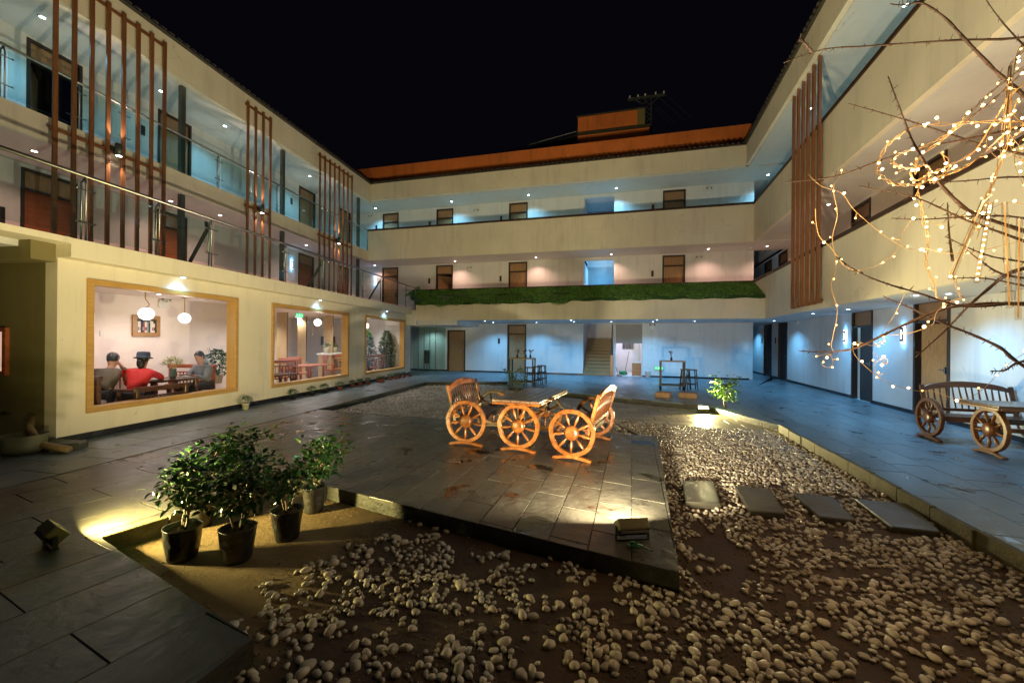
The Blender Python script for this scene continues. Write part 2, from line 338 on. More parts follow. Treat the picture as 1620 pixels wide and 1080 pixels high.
def door(par, s0, s1, z0, z1, d, kind='wood', transom=True):
    # frame is the door part's own mesh, set 25 mm proud of the wall; leaf, transom panel and handle are its sub-parts
    f = MB(); t = .065; a, b_ = d-.025, d+.11
    f.box(s0, s0+t, a, b_, z0, z1); f.box(s1-t, s1, a, b_, z0, z1); f.box(s0+t, s1-t, a, b_, z1-t, z1)
    zt = z1-.46 if transom else z1-t
    if transom: f.box(s0+t, s1-t, a+.01, b_, zt-.05, zt)
    o = f.build('door', DFRAME, par, bevel=.004)
    top = zt-.05 if transom else zt
    if transom: MB().box(s0+t+.002, s1-t-.002, d+.045, d+.075, zt+.002, z1-t-.002).build('transom_panel', DWOOD if kind != 'black' else DBLACK, o)
    m = {'wood': DWOOD, 'black': DBLACK, 'red': REDW, 'half': DWOOD, 'ajar': DBLACK}[kind]
    if kind in ('wood', 'red', 'black'):
        b = MB().box(s0+t+.004, s1-t-.004, d+.05, d+.09, z0+.01, top-.003)
        lf = b.build('door_leaf', m, o, bevel=.003)
    elif kind == 'half':                                    # light leaf swung open, black panel stands in for the unlit room's darkness
        a2 = R(52); x = s0+t+.01; L_ = s1-s0-2*t
        MB().obox((x+.5*L_*math.cos(a2), d+.1+.5*L_*math.sin(a2), (z0+top)/2), (.5*L_*math.cos(a2), .5*L_*math.sin(a2), 0), (-.02*math.sin(a2), .02*math.cos(a2), 0), (0, 0, (top-z0)/2-.01)).build('door_leaf', m, o)
        MB().box(s0-.1, s1+.1, d+1.3, d+1.35, z0, z1+.1).build('dark_room_panel', DBLACK, o)
    elif kind == 'ajar':                                    # narrow white gap beside a dark leaf
        b = MB().box(s0+t+.30, s1-t-.004, d+.05, d+.09, z0+.01, top-.003); b.build('door_leaf', m, o)
        MB().box(s0-.3, s1+.3, d+1.0, d+1.05, z0, z1).build('white_room', WALLC, o)
        lamp('room_light', 'POINT', (s0+.3, d+.6, 2.1), 6, COOL, par, .1)
    h = MB().box(s1-t-.14, s1-t-.10, d+.01, d+.05, z0+1.0, z0+1.14); h.box(s1-t-.26, s1-t-.11, d-.005, d+.012, z0+1.06, z0+1.085); h.build('handle', STEEL, o)
    return o
def plaque(par, s, z, d):
    b = MB().box(s-.055, s+.055, d-.02, d, z-.14, z+.14); b.box(s-.03, s+.03, d-.024, d-.0205, z-.02, z+.05)
    return b.build('number_plaque', DARK, par)
def lit_plaque(par, s, z, d):
    o = MB().box(s-.05, s+.05, d-.05, d-.03, z-.17, z+.17).build('number_plaque', DARK, par)
    MB().box(s-.068, s+.068, d-.03, d-.002, z-.20, z+.20).build('backlight', SIGNL, o)
    MB().box(s-.02, s+.02, d-.053, d-.0505, z-.11, z+.11).build('number_print', SIGNL, o)
    lamp('plaque_light', 'POINT', (s, d-.09, z+.24), 1.2, BLUE, par, .04)
    lamp('plaque_light', 'POINT', (s, d-.09, z-.24), 1.2, BLUE, par, .04)
ring_me = MB().lathe([(.075, 0), (.075, -.008), (.052, -.012), (.05, -.002)], n=14).mesh('downlight_ring', WHITE, True)
lens_me = {}
for k, m in (('3', LAMP3), ('2', LAMP2), ('1', LAMP1)): lens_me[k] = MB().lathe([(.048, -.004), (.03, -.013), (.001, -.015)], n=12).mesh('lens', m)
def downlight(par, x, y, z, k, pw=None, rad=.04):
    o = put('downlight', ring_me, par, (x, y, z-.001)); put('lens', lens_me[k], o, (0, 0, 0))
    p, c = {'3': (P_DOWN3, COOL), '2': (P_DOWN2, WARM), '1': (P_DOWN1, BLUE)}[k]
    lamp('downlight_lamp', 'SPOT', (x, y, z-.05), pw or p, c, par, rad, R(135), .8)
def twin_lamp(par, s, z, d, label):
    p = par.matrix_world @ Vector((s, d, z)) if False else None
    F = {BW: FB, RW: FR, UW: FU, LW: FL}[par]
    o = empty('emergency_light', M=Matrix.Translation(F.w(s, d, z)) @ Matrix.Rotation(F.ang, 4, 'Z'), label=label, cat='emergency light', group='twin-head emergency lights on the walls')
    MB().box(-.13, .13, -.055, -.001, -.09, .07).build('battery_box', WHITE, o, bevel=.008)
    for k in (-1, 1):
        h = MB(); h.lathe([(.03, -.03), (.055, 0), (.055, .02), (.048, .022)], n=12)
        h.xf(Matrix.Translation((k*.09, -.075, .125)) @ Matrix.Rotation(R(78), 4, 'X') @ Matrix.Rotation(R(k*14), 4, 'Y')); h.box(k*.09-.012, k*.09+.012, -.05, -.02, .07, .11)
        e = h.build('lamp_head', WHITE, o); q = MB().lathe([(.045, .0225), (.001, .028)], n=12)
        q.xf(Matrix.Translation((k*.09, -.075, .125)) @ Matrix.Rotation(R(78), 4, 'X') @ Matrix.Rotation(R(k*14), 4, 'Y')).build('reflector', STEEL, e)
def exit_sign(F, s, z, d, label):
    o = empty('exit_sign', M=Matrix.Translation(F.w(s, d, z)) @ Matrix.Rotation(F.ang, 4, 'Z'), label=label, cat='exit sign')
    MB().box(-.19, .19, -.03, 0, -.08, .08).build('sign_box', GREYP, o); MB().box(-.175, .175, -.034, -.0305, -.065, .065).build('green_face', GREEN, o)
    b = MB(); y0, y1 = -.038, -.0345                       # running figure between two arrows
    b.box(-.01, .02, y0, y1, .025, .05); b.obox((0, (y0+y1)/2, 0), (.012, 0, .004), (0, .0017, 0), (-.008, 0, .026)); b.obox((-.025, (y0+y1)/2, -.035), (.018, 0, .012), (0, .0017, 0), (-.003, 0, .005)); b.obox((.022, (y0+y1)/2, -.035), (.016, 0, -.014), (0, .0017, 0), (.003, 0, .004))
    for k in (-1, 1): b.box(min(k*.07, k*.12), max(k*.07, k*.12), y0, y1, -.006, .006); b.quad((k*.115, y0, .03), (k*.15, y0, 0), (k*.115, y0, -.03))
    b.build('pictogram', emit('sign_white', (.7, 1, .8), 1.5, False), o)

# ---- back wing
dI = 1.6; S0, S1 = -17.9, 0.3
d3 = [(-18.15, -17.15), (-14.85, -13.87), (-10.77, -9.79), (-3.31, -2.32)]
hole3 = [(a, b, 6.25, 8.7) for a, b in d3]+[(-6.97, -5.52, 6.25, 8.68), ]
hole2 = [(a, b, 3.1, 5.67) for a, b in d3]+[(-6.96, -5.50, 3.1, 5.6)]
hole1 = [(-14.06, -13.04, 0, 2.17), (-10.75, -9.77, 0, 2.46), (-6.92, -4.19, 0, 2.48)]
wall_holes(-20.6, S1, 5.9, 8.9, dI, dI+.2, hole3, 'wall', WALLC, BW)
wall_holes(-20.6, S1, 2.6, 5.75, dI, dI+.2, hole2, 'wall', WALLC, BW)
wall_holes(-16.6, S1, -.2, 2.52, 1.4, 1.6, hole1, 'wall', WALLC, BW)
for i, (a, b) in enumerate(d3):
    door(BW, a, b, 6.25, 8.7, dI, 'wood'); door(BW, a, b, 3.1, 5.67, dI, 'half' if i == 1 else 'wood')
door(BW, -14.06, -13.04, 0, 2.17, 1.4, 'wood', False); door(BW, -10.75, -9.77, 0, 2.46, 1.4, 'wood')
for s in (-15.25, -11.2, -3.75): plaque(BW, s, 7.95, dI); plaque(BW, s, 4.85, dI)
plaque(BW, -18.55, 7.95, dI); lit_plaque(BW, -18.6, 4.95, dI); plaque(BW, -11.2, 1.62, 1.4)
MB().box(S1, S1+.2, dI, 4.5, -.2, 8.9).build('wall', WALLC, BW)
# recess walls on the upper floors, right of the stair opening
MB().box(-5.52, -4.19, dI+.21, dI+.3, 6.25, 8.9).build('wall', WALLC, BW)
for z0, z1 in ((3.1, 5.6), (6.25, 8.68)):
    MB().box(-6.99, -6.93, dI+.2, 5, z0-.3, z1).build('wall', WALLC, BW); MB().box(-5.5, -5.42, dI+.2, 5, z0-.3, z1).build('wall', WALLC, BW)
    MB().box(-7, -5.4, 4.6, 4.7, z0-3, z1+.2).build('wall', WALLC, BW)
lamp('stair_light', 'POINT', (-6.2, 3.6, 5.2), 40, BLUE, BW, .15)
MB().box(-6.7, -5.9, 3.4, 3.8, 3.4, 4.62).build('red_cabinet', REDW, BW, bevel=.02)
# slabs (floor of each storey) and ceilings
MB().box(-20.8, S1+3.0, 0, dI+.2, 5.752, 6.25).build('floor_slab', WALL, BW)
MB().box(-20.8, S1+3.0, .02, 4.6, 8.90, 9.2).build('roof_slab', CEIL, BW)
MB().box(-20.5, S1+3.0, .02, dI-.002, 5.74, 5.751).build('ceiling', CEIL, BW); MB().box(-20.5, S1+3.0, .02, dI-.002, 8.80, 8.899).build('ceiling', CEIL, BW)
MB().box(-16.4, S1+3.0, -1.60, 1.398, 2.53, 2.7).build('ceiling', CEIL, BW)
MB().box(-18.4, S1+3.0, .0, dI, 2.701, 3.1).build('floor_slab', CEIL, BW)
# parapets with brown coping
MB().box(-17.93, 0, -.12, 0, 5.74, 7.25).build('parapet', WALL, BW)
MB().box(-15.25, 0, -.12, 0, 3.1, 4.06).build('parapet', WALL, BW)
MB().box(-17.95, -.02, -.15, .05, 7.25, 7.34).build('coping', RAILB, BW); MB().box(-15.3, -.02, -.15, .05, 4.06, 4.15).build('coping', RAILB, BW)
MB().box(-17.93, -.2, -.12, 0, 8.84, 9.68).build('roof_fascia', WALL, BW)
# canopy over the ground floor: fascia and the sloping sheet that carries the turf
MB().box(-14.25, -.0, -1.72, -1.60, 2.52, 3.36).build('canopy_fascia', WALL, BW)
b = MB(); n0 = [(-14.2, -1.70, 3.34), (0, -1.70, 3.34), (0, -.13, 4.0), (-15.0, -.13, 4.0)]
b.quad(*n0); b.quad(*[(x, y, z-.05) for x, y, z in n0][::-1]); b.build('canopy_sheet', BODY, BW)
cbx = MB().box(-15.8, -14.25, -1.72, -1.5, 2.3, 3.0); cbx.box(-14.25, -12.3, -1.5, 1.39, 2.32, 2.529); cbx.build('canopy_end', WALLC, BW)
# orange roof wall, tiles of the eave
MB().box(-19.5, .15, .8, 1.0, 9.2, 10.98).build('roof_wall', ORANGE, BW)
tl = MB().lathe([(.085, 0), (.085, .9)], n=10); tl.xf(Matrix.Rotation(R(-78), 4, 'X')); tm = tl.mesh('roof_tile', TILE, True)
tp = MB()
for k in range(7):
    a = math.pi*k/6
    tp.v += [(-.085*math.cos(a), 0, .07*math.sin(a)), (-.085*math.cos(a), .95, .07*math.sin(a)+.2), (-.068*math.cos(a), 0, .055*math.sin(a)), (-.068*math.cos(a), .95, .055*math.sin(a)+.2)]
for k in range(6):
    a = 4*k; tp.f += [(a, a+4, a+5, a+1), (a+2, a+3, a+7, a+6), (a, a+2, a+6, a+4)]
tm = tp.mesh('roof_tile', TILE, True)
k = 0; s = -17.85
while s < -.25: put('roof_tile', tm, BW, (s, -.24, 9.70+random.uniform(-.008, .008)), (0, 0, random.uniform(-.02, .02))); s += .205
MB().box(-17.93, -.2, -.2, .78, 9.682, 9.70).build('eave_board', BODY, BW)
# rooftop hut, corrugated sheet roof, mast
hut = empty('rooftop_hut', M=FB.M(), label='terracotta-painted box on the roof of the back wing, with a ledge near its foot', cat='rooftop hut')
MB().box(-7.38, -4.1, 2.5, 4.6, 12.32, 13.17).build('upper_wall', ORANGE, hut); MB().box(-7.42, -3.86, 2.35, 4.7, 12.22, 12.32).build('ledge', BODY, hut)
MB().box(-7.38, -3.88, 2.5, 4.6, 9.2, 12.22).build('lower_wall', ORANGE, hut); MB().box(-7.45, -4.03, 2.42, 4.65, 13.17, 13.22).build('roof', BODY, hut)
MB().box(-4.45, -4.1, 2.44, 2.5, 12.32, 13.17).build('wall_panel', OLIVE, hut)
sh = empty('sheet_roof', M=FB.M(), label='dark corrugated sheet roof sloping behind the terracotta roof wall', cat='roof')
for i in range(22):
    x = -13.4+i*.272; z = 11.75+ (x+13.4)/6*.95
    MB().obox((x+.13, 3.6, z-.25), (.128, 0, .02), (0, 1.2, .18), (0, 0, .014)).build('roof_sheet', DARK, sh)
for i in range(4): MB().tube([(-13.4, 2.5+i*.5, 11.52+i*.1), (-7.45, 2.5+i*.5, 12.47+i*.1)], .025).build('purlin', DARK, sh)
for x in (-13.3, -9): MB().box(x, x+.1, 3.2, 3.3, 9, 12.0).build('roof_post', DARK, sh)
mast = empty('lattice_mast', M=FB.M(), label='small steel lattice mast with a cross arm beside the rooftop hut', cat='mast')
b = MB()
legs = [(-4.05, 3.0), (-3.75, 3.0), (-3.75, 3.3), (-4.05, 3.3)]
for x, y in legs: b.tube([(x, y, 9.2), (x*1.0, y, 14.05)], .025, 4)
b.build('mast_leg', POST, mast)
b = MB(); z = 12.2; k = 0
while z < 13.9:
    for i in range(4):
        p, q = legs[i], legs[(i+1) % 4]; b.tube([(p[0], p[1], z), (q[0], q[1], z+.26)], .014, 4)
    z += .26
b.build('lattice', POST, mast)
b = MB().box(-4.9, -3.1, 3.1, 3.2, 14.05, 14.16)
b.tube([(-4.55, 3.15, 14.05), (-4.0, 3.15, 13.7)], .02, 4); b.tube([(-3.35, 3.15, 14.05), (-3.8, 3.15, 13.7)], .02, 4); b.build('cross_arm', POST, mast)
for x in (-4.8, -4.4, -4.05, -3.55, -3.15):
    MB().lathe([(.03, 0), (.05, .04), (.03, .08), (.045, .12), (.01, .16)], (x, 3.15, 14.16), 8).build('insulator', WHITE, mast)
for x, z, cl_ in ((-3.15, 14.2, 'uppermost cable running from the right tip of the mast cross arm'), (-3.55, 14.2, 'cable running from the second insulator of the mast cross arm'), (-3.7, 13.8, 'cable leaving the mast body just under its cross arm'), (-3.7, 13.6, 'lowest cable leaving the lattice of the roof mast')):
    tag(MB().tube([FB.w(x, 3.15, z), FB.w(x+1.4, 3.5, z-1.3), FB.w(x+2.9, 4, z-2.5), FB.w(x+5, 4.4, z-3.4)], .008, 3).build('power_cable', DARK), cl_, 'cable', 'cables from the lattice mast')
# downlights of the back wing, from the pixels they show at
for u, v in [(594, 329), (714.4, 318.4), (836, 307.8), (975.3, 297)]: x, y, z = FB.zray(u, v, 8.8); downlight(BW, x, min(y, 1.2), 8.8, '3')
for u, v in [(592.7, 419), (720, 412.4), (848, 406.7), (967, 401.8), (1120.7, 393)]: x, y, z = FB.zray(u, v, 5.74); downlight(BW, x, min(y, 1.2), 5.74, '2')
for u, v in [(716, 509.6), (780.6, 509.3), (848.7, 509), (908, 508), (967, 508), (1033, 508), (1099, 507)]: x, y, z = FB.zray(u, v, 2.53); downlight(BW, x, min(y, .9), 2.53, '1')
for u, v in [(767, 506.9), (903.4, 505.8), (1039.5, 505)]: x, y, z = FB.zray(u, v, 2.53); downlight(BW, x, max(min(y, .9), -1.45), 2.53, '1')
for args in ((-12.55, 8.35, 'white twin-head emergency light on the top corridor above the second door of the back wing'), (-1.35, 8.5, 'white twin-head emergency light on the top corridor at the right end of the back wing'), (-12.9, 5.35, 'white twin-head emergency light right of the open door on the middle corridor'), (-1.75, 5.4, 'white twin-head emergency light right of the last door on the middle corridor')):
    twin_lamp(BW, args[0], args[1], dI, args[2])
twin_lamp(BW, -18.9, 8.5, dI, 'twin-head emergency light at the left corner of the top corridor'); twin_lamp(BW, -3.75, 2.30, 1.4, 'white twin-head emergency light right of the lit store room on the ground floor')
exit_sign(FB, -3.45, .42, 1.4, 'low green exit sign on the ground-floor wall behind the tall table')
cc = empty('security_camera', M=Matrix.Translation(FB.w(.05, .5, 5.64)), label='small bullet security camera under the middle ceiling at the right corner', cat='camera')
MB().tube([(0, 0, .1), (0, 0, 0)], .02).build('bracket', WHITE, cc); MB().tube([(.05, .05, 0), (-.05, -.14, -.04)], .035, 8).build('camera_body', WHITE, cc)
# ground-floor skirting
for a, b_ in ((-16.6, -14.06), (-13.04, -10.75), (-9.77, -6.92), (-4.19, .3)): MB().box(a, b_, 1.385, 1.40, 0, .07).build('skirting', SKIRT, BW)
# stair: ten steps climbing away, side walls, railing
st = empty('staircase', M=FB.M(), label='straight brown staircase with steel handrail rising in the back wing', cat='staircase')
for i in range(11):
    MB().box(-6.90, -5.62, 1.42+i*.27, 1.42+(i+1)*.27+.02, max(0, .165*i-.4), .165*(i+1)).build('stair_step', STEPW, st, bevel=.008)
MB().tube([(-5.58, 1.32, .95), (-5.58, 1.4, 1.0), (-5.58, 4.2, 2.75)], .025, 8).build('handrail', STEEL, st)
MB().box(-5.64, -5.5, 1.3, 1.38, 0, 1.0).build('newel_post', REDW, st, bevel=.01)
for i in range(9): y = 1.5+i*.3; MB().tube([(-5.58, y, .165*(y-1.42)/.27), (-5.58, y, .92+(y-1.4)*.625)], .011, 5).build('baluster', STEEL, st)
MB().box(-7.0, -6.93, 1.6, 5, 0, 2.7).build('wall', WALLC, BW); MB().box(-7.0, -5.4, 4.4, 4.5, 0, 2.9).build('wall', WALLC, BW)
MB().box(-5.5, -5.44, 1.5, 5, 0, 2.9).build('wall', WALLC, BW)
MB().box(-5.40, -4.19, 1.43, 1.55, 1.56, 2.52).build('wall', plaster('grey_plaster', (.34, .31, .28)), BW)  # upper grey wall of the recess, over the store room opening
# store room right of the stair
rm = empty('store_room', M=FB.M(), label='small white store room open to the courtyard right of the stair', cat='room')
MB().box(-5.43, -5.38, 1.6, 4.2, 0, 2.5).build('side_wall', WALLC, rm); MB().box(-4.17, -4.1, 1.6, 4.2, 0, 2.5).build('side_wall', WALLC, rm); MB().box(-5.4, -4.1, 4.0, 4.1, 0, 2.5).build('rear_wall', WALLC, rm); MB().box(-5.4, -4.1, 1.6, 4.1, 2.3, 2.4).build('ceiling', WALLC, rm); MB().box(-5.4, -4.1, 1.45, 4.1, -.02, .01).build('floor', WALLC, rm)
wf = MB().box(-5.05, -4.45, 3.95, 3.99, 1.25, 1.8).build('window', DARK, rm)
for i in range(3): MB().tube([(-4.9+i*.15, 3.93, 1.25), (-4.9+i*.15, 3.93, 1.8)], .012, 4).build('bar', STEEL, wf)
b = MB()
for i in range(9): b.box(-4.58+i*.045, -4.555+i*.045, 2.0, 2.05, .75, 1.9)
b.build('curtain', WHITE, rm)
lamp('store_light', 'POINT', (-4.8, 2.8, 2.1), 46, (.80, .78, 1), BW, .12)
def top(name, label, cat, F, x, y, z=0, rz=0, group=None): return empty(name, M=Matrix.Translation(F.w(x, y, z)) @ Matrix.Rotation(F.ang+rz, 4, 'Z'), label=label, cat=cat, group=group)
t = top('cupboard', 'low wooden cupboard standing in the lit store room doorway', 'cupboard', FB, -4.42, 1.85)
MB().box(-.2, .2, -.18, .18, 0, .62).build('carcass', wood('orange_wood', (.4, .17, .05)), t, bevel=.01); MB().box(-.22, .22, -.2, .2, .62, .66).build('counter', WHITE, t); MB().box(-.18, .18, -.195, -.182, .05, .58).build('cupboard_door', REDW, t)
t = top('broom', 'broom leaning in the white store room', 'broom', FB, -4.85, 2.4)
MB().tube([(.1, .1, 1.15), (-.08, 0, .12)], .014).build('broom_stick', DARK, t); MB().box(-.16, .02, -.04, .04, 0, .13).build('brush', DARK, t, bevel=.01)
t = top('green_tub', 'green plastic tub on the store room floor', 'tub', FB, -5.05, 2.0)
MB().lathe([(.15, 0), (.2, .2), (.22, .2), (.2, .19), (.14, .02)], n=16).build('tub_body', surf('green_plastic', (.03, .3, .12), .4), t, True)
t = top('dustpan', 'black dustpan leaning by the foot of the stair', 'dustpan', FB, -5.25, 1.2)
MB().tube([(0, 0, .05), (-.14, .12, .45)], .012).build('dustpan_stick', DARK, t); MB().obox((.04, -.05, .05), (.13, 0, 0), (0, .1, .03), (0, 0, .012)).build('pan', DARK, t)
t = top('waste_bin', 'small white plastic waste bin by the ground-floor wall', 'bin', FB, -3.95, 1.1)
MB().lathe([(.10, 0), (.13, .28), (.135, .29), (.12, .28), (.09, .02)], n=14).build('bin_body', WHITE, t, True)

# ---- right wing
rd1 = [(-4.6, -3.42, 'black'), (-2.44, -1.34, 'black'), (4.05, 5.15, 'ajar'), (6.85, 7.97, 'half')]
rd2 = [(-4.6, -3.5, 'wood'), (-2.5, -1.4, 'wood'), (3.97, 5.0, 'wood'), (6.8, 7.85, 'wood')]
dR = 1.65
wall_holes(-9, 17, -.2, 2.72, dR, dR+.2, [(a, b, 0, 2.6) for a, b, k in rd1], 'wall', WALLC, RW)
wall_holes(-9, 17, 2.9, 5.75, dR, dR+.2, [(a, b, 3.1, 5.67) for a, b, k in rd2], 'wall', WALLI, RW)
wall_holes(-9, 17, 6.0, 8.9, dR, dR+.2, [(a, b, 6.25, 8.7) for a, b, k in rd2], 'wall', WALLC, RW)
for a, b_, k in rd1: door(RW, a, b_, 0, 2.6, dR, k)
for a, b_, k in rd2: door(RW, a, b_, 3.1, 5.67, dR, k); door(RW, a, b_, 6.25, 8.7, dR, k)
MB().box(-9, -8.9, -3, dR, -.2, 8.9).build('wall', WALLC, RW)
MB().box(.13, 17, .122, dR, 5.752, 6.25).build('floor_slab', WALL, RW); MB().box(.13, 17, .122, dR, 2.56, 3.1).build('floor_slab', WALL, RW)
MB().box(-9, 17, .12, dR-.002, 2.54, 2.559).build('ceiling', CEIL, RW); MB().box(.122, 17, .12, dR-.002, 5.735, 5.751).build('ceiling', CEIL, RW)
MB().box(.13, 17, .12, dR+.2, 8.802, 9.1).build('roof_slab', CEIL, RW)
MB().box(.121, 17, 0, .12, 5.73, 7.25).build('parapet', WALL, RW); MB().box(1.7, 17, 0, .12, 2.52, 4.06).build('parapet', WALL, RW); MB().box(.121, 1.7, 0, .12, 3.1, 4.06).build('parapet', WALL, RW)
MB().box(.02, 17, -.03, .17, 7.25, 7.34).build('coping', RAILB, RW); MB().box(.02, 17, -.03, .17, 4.06, 4.15).build('coping', RAILB, RW)
MB().box(-.02, 17, -.3, -.18, 8.84, 9.68).build('roof_fascia', WALL, RW); MB().box(-.02, 17, -.18, .2, 8.80, 8.86).build('ceiling', CEIL, RW)
MB().box(-.1, 17, -.38, .7, 9.682, 9.71).build('eave_board', BODY, RW)
s = .0
while s < 14: put('roof_tile', tm, RW, (s, -.42, 9.72+random.uniform(-.008, .008)), (0, 0, random.uniform(-.03, .03))); s += .205
for u, v in [(1215, 276), (1280.7, 171.5)]: x, y, z = FR.zray(u, v, 8.8); downlight(RW, x, y, 8.8, '3')
for x in (7.9, 10.6): downlight(RW, x, .9, 8.8, '3')
for u, v in [(1213.7, 388.6), (1464.8, 195)]: x, y, z = FR.zray(u, v, 5.735); downlight(RW, x, y, 5.735, '2')
for x in (4.4, 10.8): downlight(RW, x, .9, 5.735, '2')
for u, v in [(1225, 506.6), (1286.4, 495.3), (1449, 466.3)]: x, y, z = FR.zray(u, v, 2.54); downlight(RW, x, y, 2.54, '1')
for x in (-5.6, 5.6, 9.2, 11.5): downlight(RW, x, .9, 2.54, '1', 60 if x > 9 else None)
for s in (-4.95, -2.85): plaque(RW, s, 1.75, dR)
x, z = FR.at(1338, 532, dR); lit_plaque(RW, x, z, dR); x, z = FR.at(1429.6, 528.6, dR); lit_plaque(RW, x, z, dR)
x, z = FR.at(1262.5, 510, dR); twin_lamp(RW, x, z, dR, 'twin-head emergency light high on the right wing wall beside the double dark doors')
x, z = FR.at(1595, 468, dR); twin_lamp(RW, x, z, dR, 'twin-head emergency light above the carved bench, partly behind the lit branches')
for a, b_ in ((-9, -4.6), (-3.42, -2.44), (-1.34, 4.05), (5.15, 6.85), (7.97, 17)): MB().box(a, b_, dR-.015, dR, 0, .09).build('skirting', SKIRT, RW)

# ---- left upper wing
dU = 1.9
ud3 = [(-11.93, -10.87), (-8.99, -7.93), (-2.83, -1.72), (.2, 1.25)]; ud2 = [(-12.01, -10.96), (-9.05, -8.05), (-2.84, -1.78), (.1, 1.1)]
wall_holes(-19, 2.6, 6.0, 8.9, dU, dU+.2, [(a, b, 6.25, 8.7) for a, b in ud3], 'wall', WALLC, UW)
wall_holes(-19, 2.6, 3.0, 5.75, dU, dU+.2, [(a, b, 3.1, 5.6) for a, b in ud2], 'wall', WALLI, UW)
for i, (a, b) in enumerate(ud3): door(UW, a, b, 6.25, 8.7, dU, 'half' if i < 1 else 'wood')
for i, (a, b) in enumerate(ud2): door(UW, a, b, 3.1, 5.6, dU, 'red')
MB().box(-12.7, -12.62, 1.2, 1.26, 3.1, 4.4).build('post', DARK, UW); 
MB().box(-19, .15, 0, dU, 5.70, 6.24).build('floor_slab', WALL, UW)
MB().box(-19, .15, .02, dU, 5.685, 5.699).build('ceiling', CEIL, UW)
MB().box(-19, .6, .1, dU+.2, 8.76, 9.1).build('roof_slab', CEIL, UW); MB().box(-19, .0, -.12, .1, 8.74, 9.66).build('roof_fascia', WALL, UW)
MB().box(-19, .05, -.24, .7, 9.662, 9.70).build('eave_board', DARK, UW)
s = -14
while s < 0: put('roof_tile', tm, UW, (s, -.25, 9.71+random.uniform(-.008, .008)), (0, 0, random.uniform(-.03, .03)), (1, 1, .45)); s += .205
for s in (-9.67, -5.85, -.75):
    MB().box(s-.06, s+.06, .12, .24, 6.24, 8.76).build('steel_post', POST, UW); MB().box(s-.06, s+.06, .12, .24, 3.1, 5.685).build('steel_post', POST, UW)
for u, v in [(67, 27), (356, 199), (490, 278)]: x, y, z = FU.zray(u, v, 8.76); downlight(UW, x, y, 8.76, '3')
for u, v in [(54.5, 238.5), (348, 340), (484.6, 387)]: x, y, z = FU.zray(u, v, 5.685); downlight(UW, x, y, 5.685, '2')
downlight(UW, -9.3, 1.0, 5.685, '2'); downlight(UW, -9.6, 1.0, 8.76, '3', 18)
x, z = FU.at(369.4, 234, dU); twin_lamp(UW, x, z, dU, 'white twin-head emergency light on the top left corridor between two slat screens')
x, z = FU.at(373.6, 369, dU); twin_lamp(UW, x, z, dU, 'white twin-head emergency light on the middle left corridor between two slat screens')
for u, v in [(217, 351.5), (326, 352)]: x, z = FU.at(u, v, dU); plaque(UW, x, z, dU)
x, z = FU.at(461, 418, dU); lit_plaque(UW, x, z, dU)
x, z = FU.at(226, 187, dU); plaque(UW, x, 7.8, dU); plaque(UW, -3.3, 7.8, dU)

post_me = None
def glass_rail(F, s0, s1, d, zb, name, label, posts, h=1.05, end_drop=True):
    r = empty(name, M=F.M(), label=label, cat='railing')
    zt = zb+h
    MB().tube([(s0, d, zt), (s1-.08, d, zt), (s1-.02, d, zt-.02), (s1, d, zt-.08), (s1, d, zb+.02)], .028, 8).build('handrail', STEEL, r, True)
    pts = [s0]+posts+[s1]
    for p in posts:
        o = MB()
        for k in (-.03, .03): o.tube([(p+k, d+.02, zb), (p+k, d+.02, zt-.12), (p, d, zt-.03)], .013, 6)
        o = o.build('rail_post', STEEL, r, True)
        q = MB()
        for z in (zb+.28, zt-.22): q.tube([(p-.13, d-.005, z), (p+.13, d-.005, z)], .011, 6); q.ball((p-.12, d-.02, z), .02, 6, 4); q.ball((p+.12, d-.02, z), .02, 6, 4)
        q.build('clamp', STEEL, o)
    for i in range(len(pts)-1):
        MB().box(pts[i]+.05, pts[i+1]-.05, d-.03, d-.018, zb+.06, zt-.10).build('glass_panel', GLASSB, r)
    return r
ps = [FU.at(u, v, .05)[0] for u, v in [(5, 130), (124, 190), (196, 200), (346, 270), (397, 290), (439, 308), (510, 345), (531, 352)]]
ps = sorted(p for p in ps if -18 < p < -1)
glass_rail(FU, -19, -.1, .05, 6.25, 'glass_railing', 'upper glass railing with steel handrail along the top left corridor', [-17, -15.2]+ps)
pl = [FL.at(u, v, -.2)[0] for u, v in [(134, 330), (251, 360), (334, 385), (452, 410), (512, 430), (575, 445), (603, 452), (643, 460)]]
glass_rail(FL, -3.2, 13.1, -.2, 3.08, 'glass_railing', 'lower glass railing with long steel handrail on the edge of the restaurant roof', [-1.6]+pl, 1.0)
# diagonal braces behind the lower railing
for i, p in enumerate(pl[2:]):
    pass
br = empty('rail_brace', M=FL.M(), label='dark flat steel braces propping the lower glass railing from the deck', cat='brace')
for p in (pl[2], pl[4], pl[6]): MB().obox((p+.0, .12, 3.5), (.025, 0, 0), (0, .02, .012), (0, .26, -.42)).build('brace_bar', DARK, br)

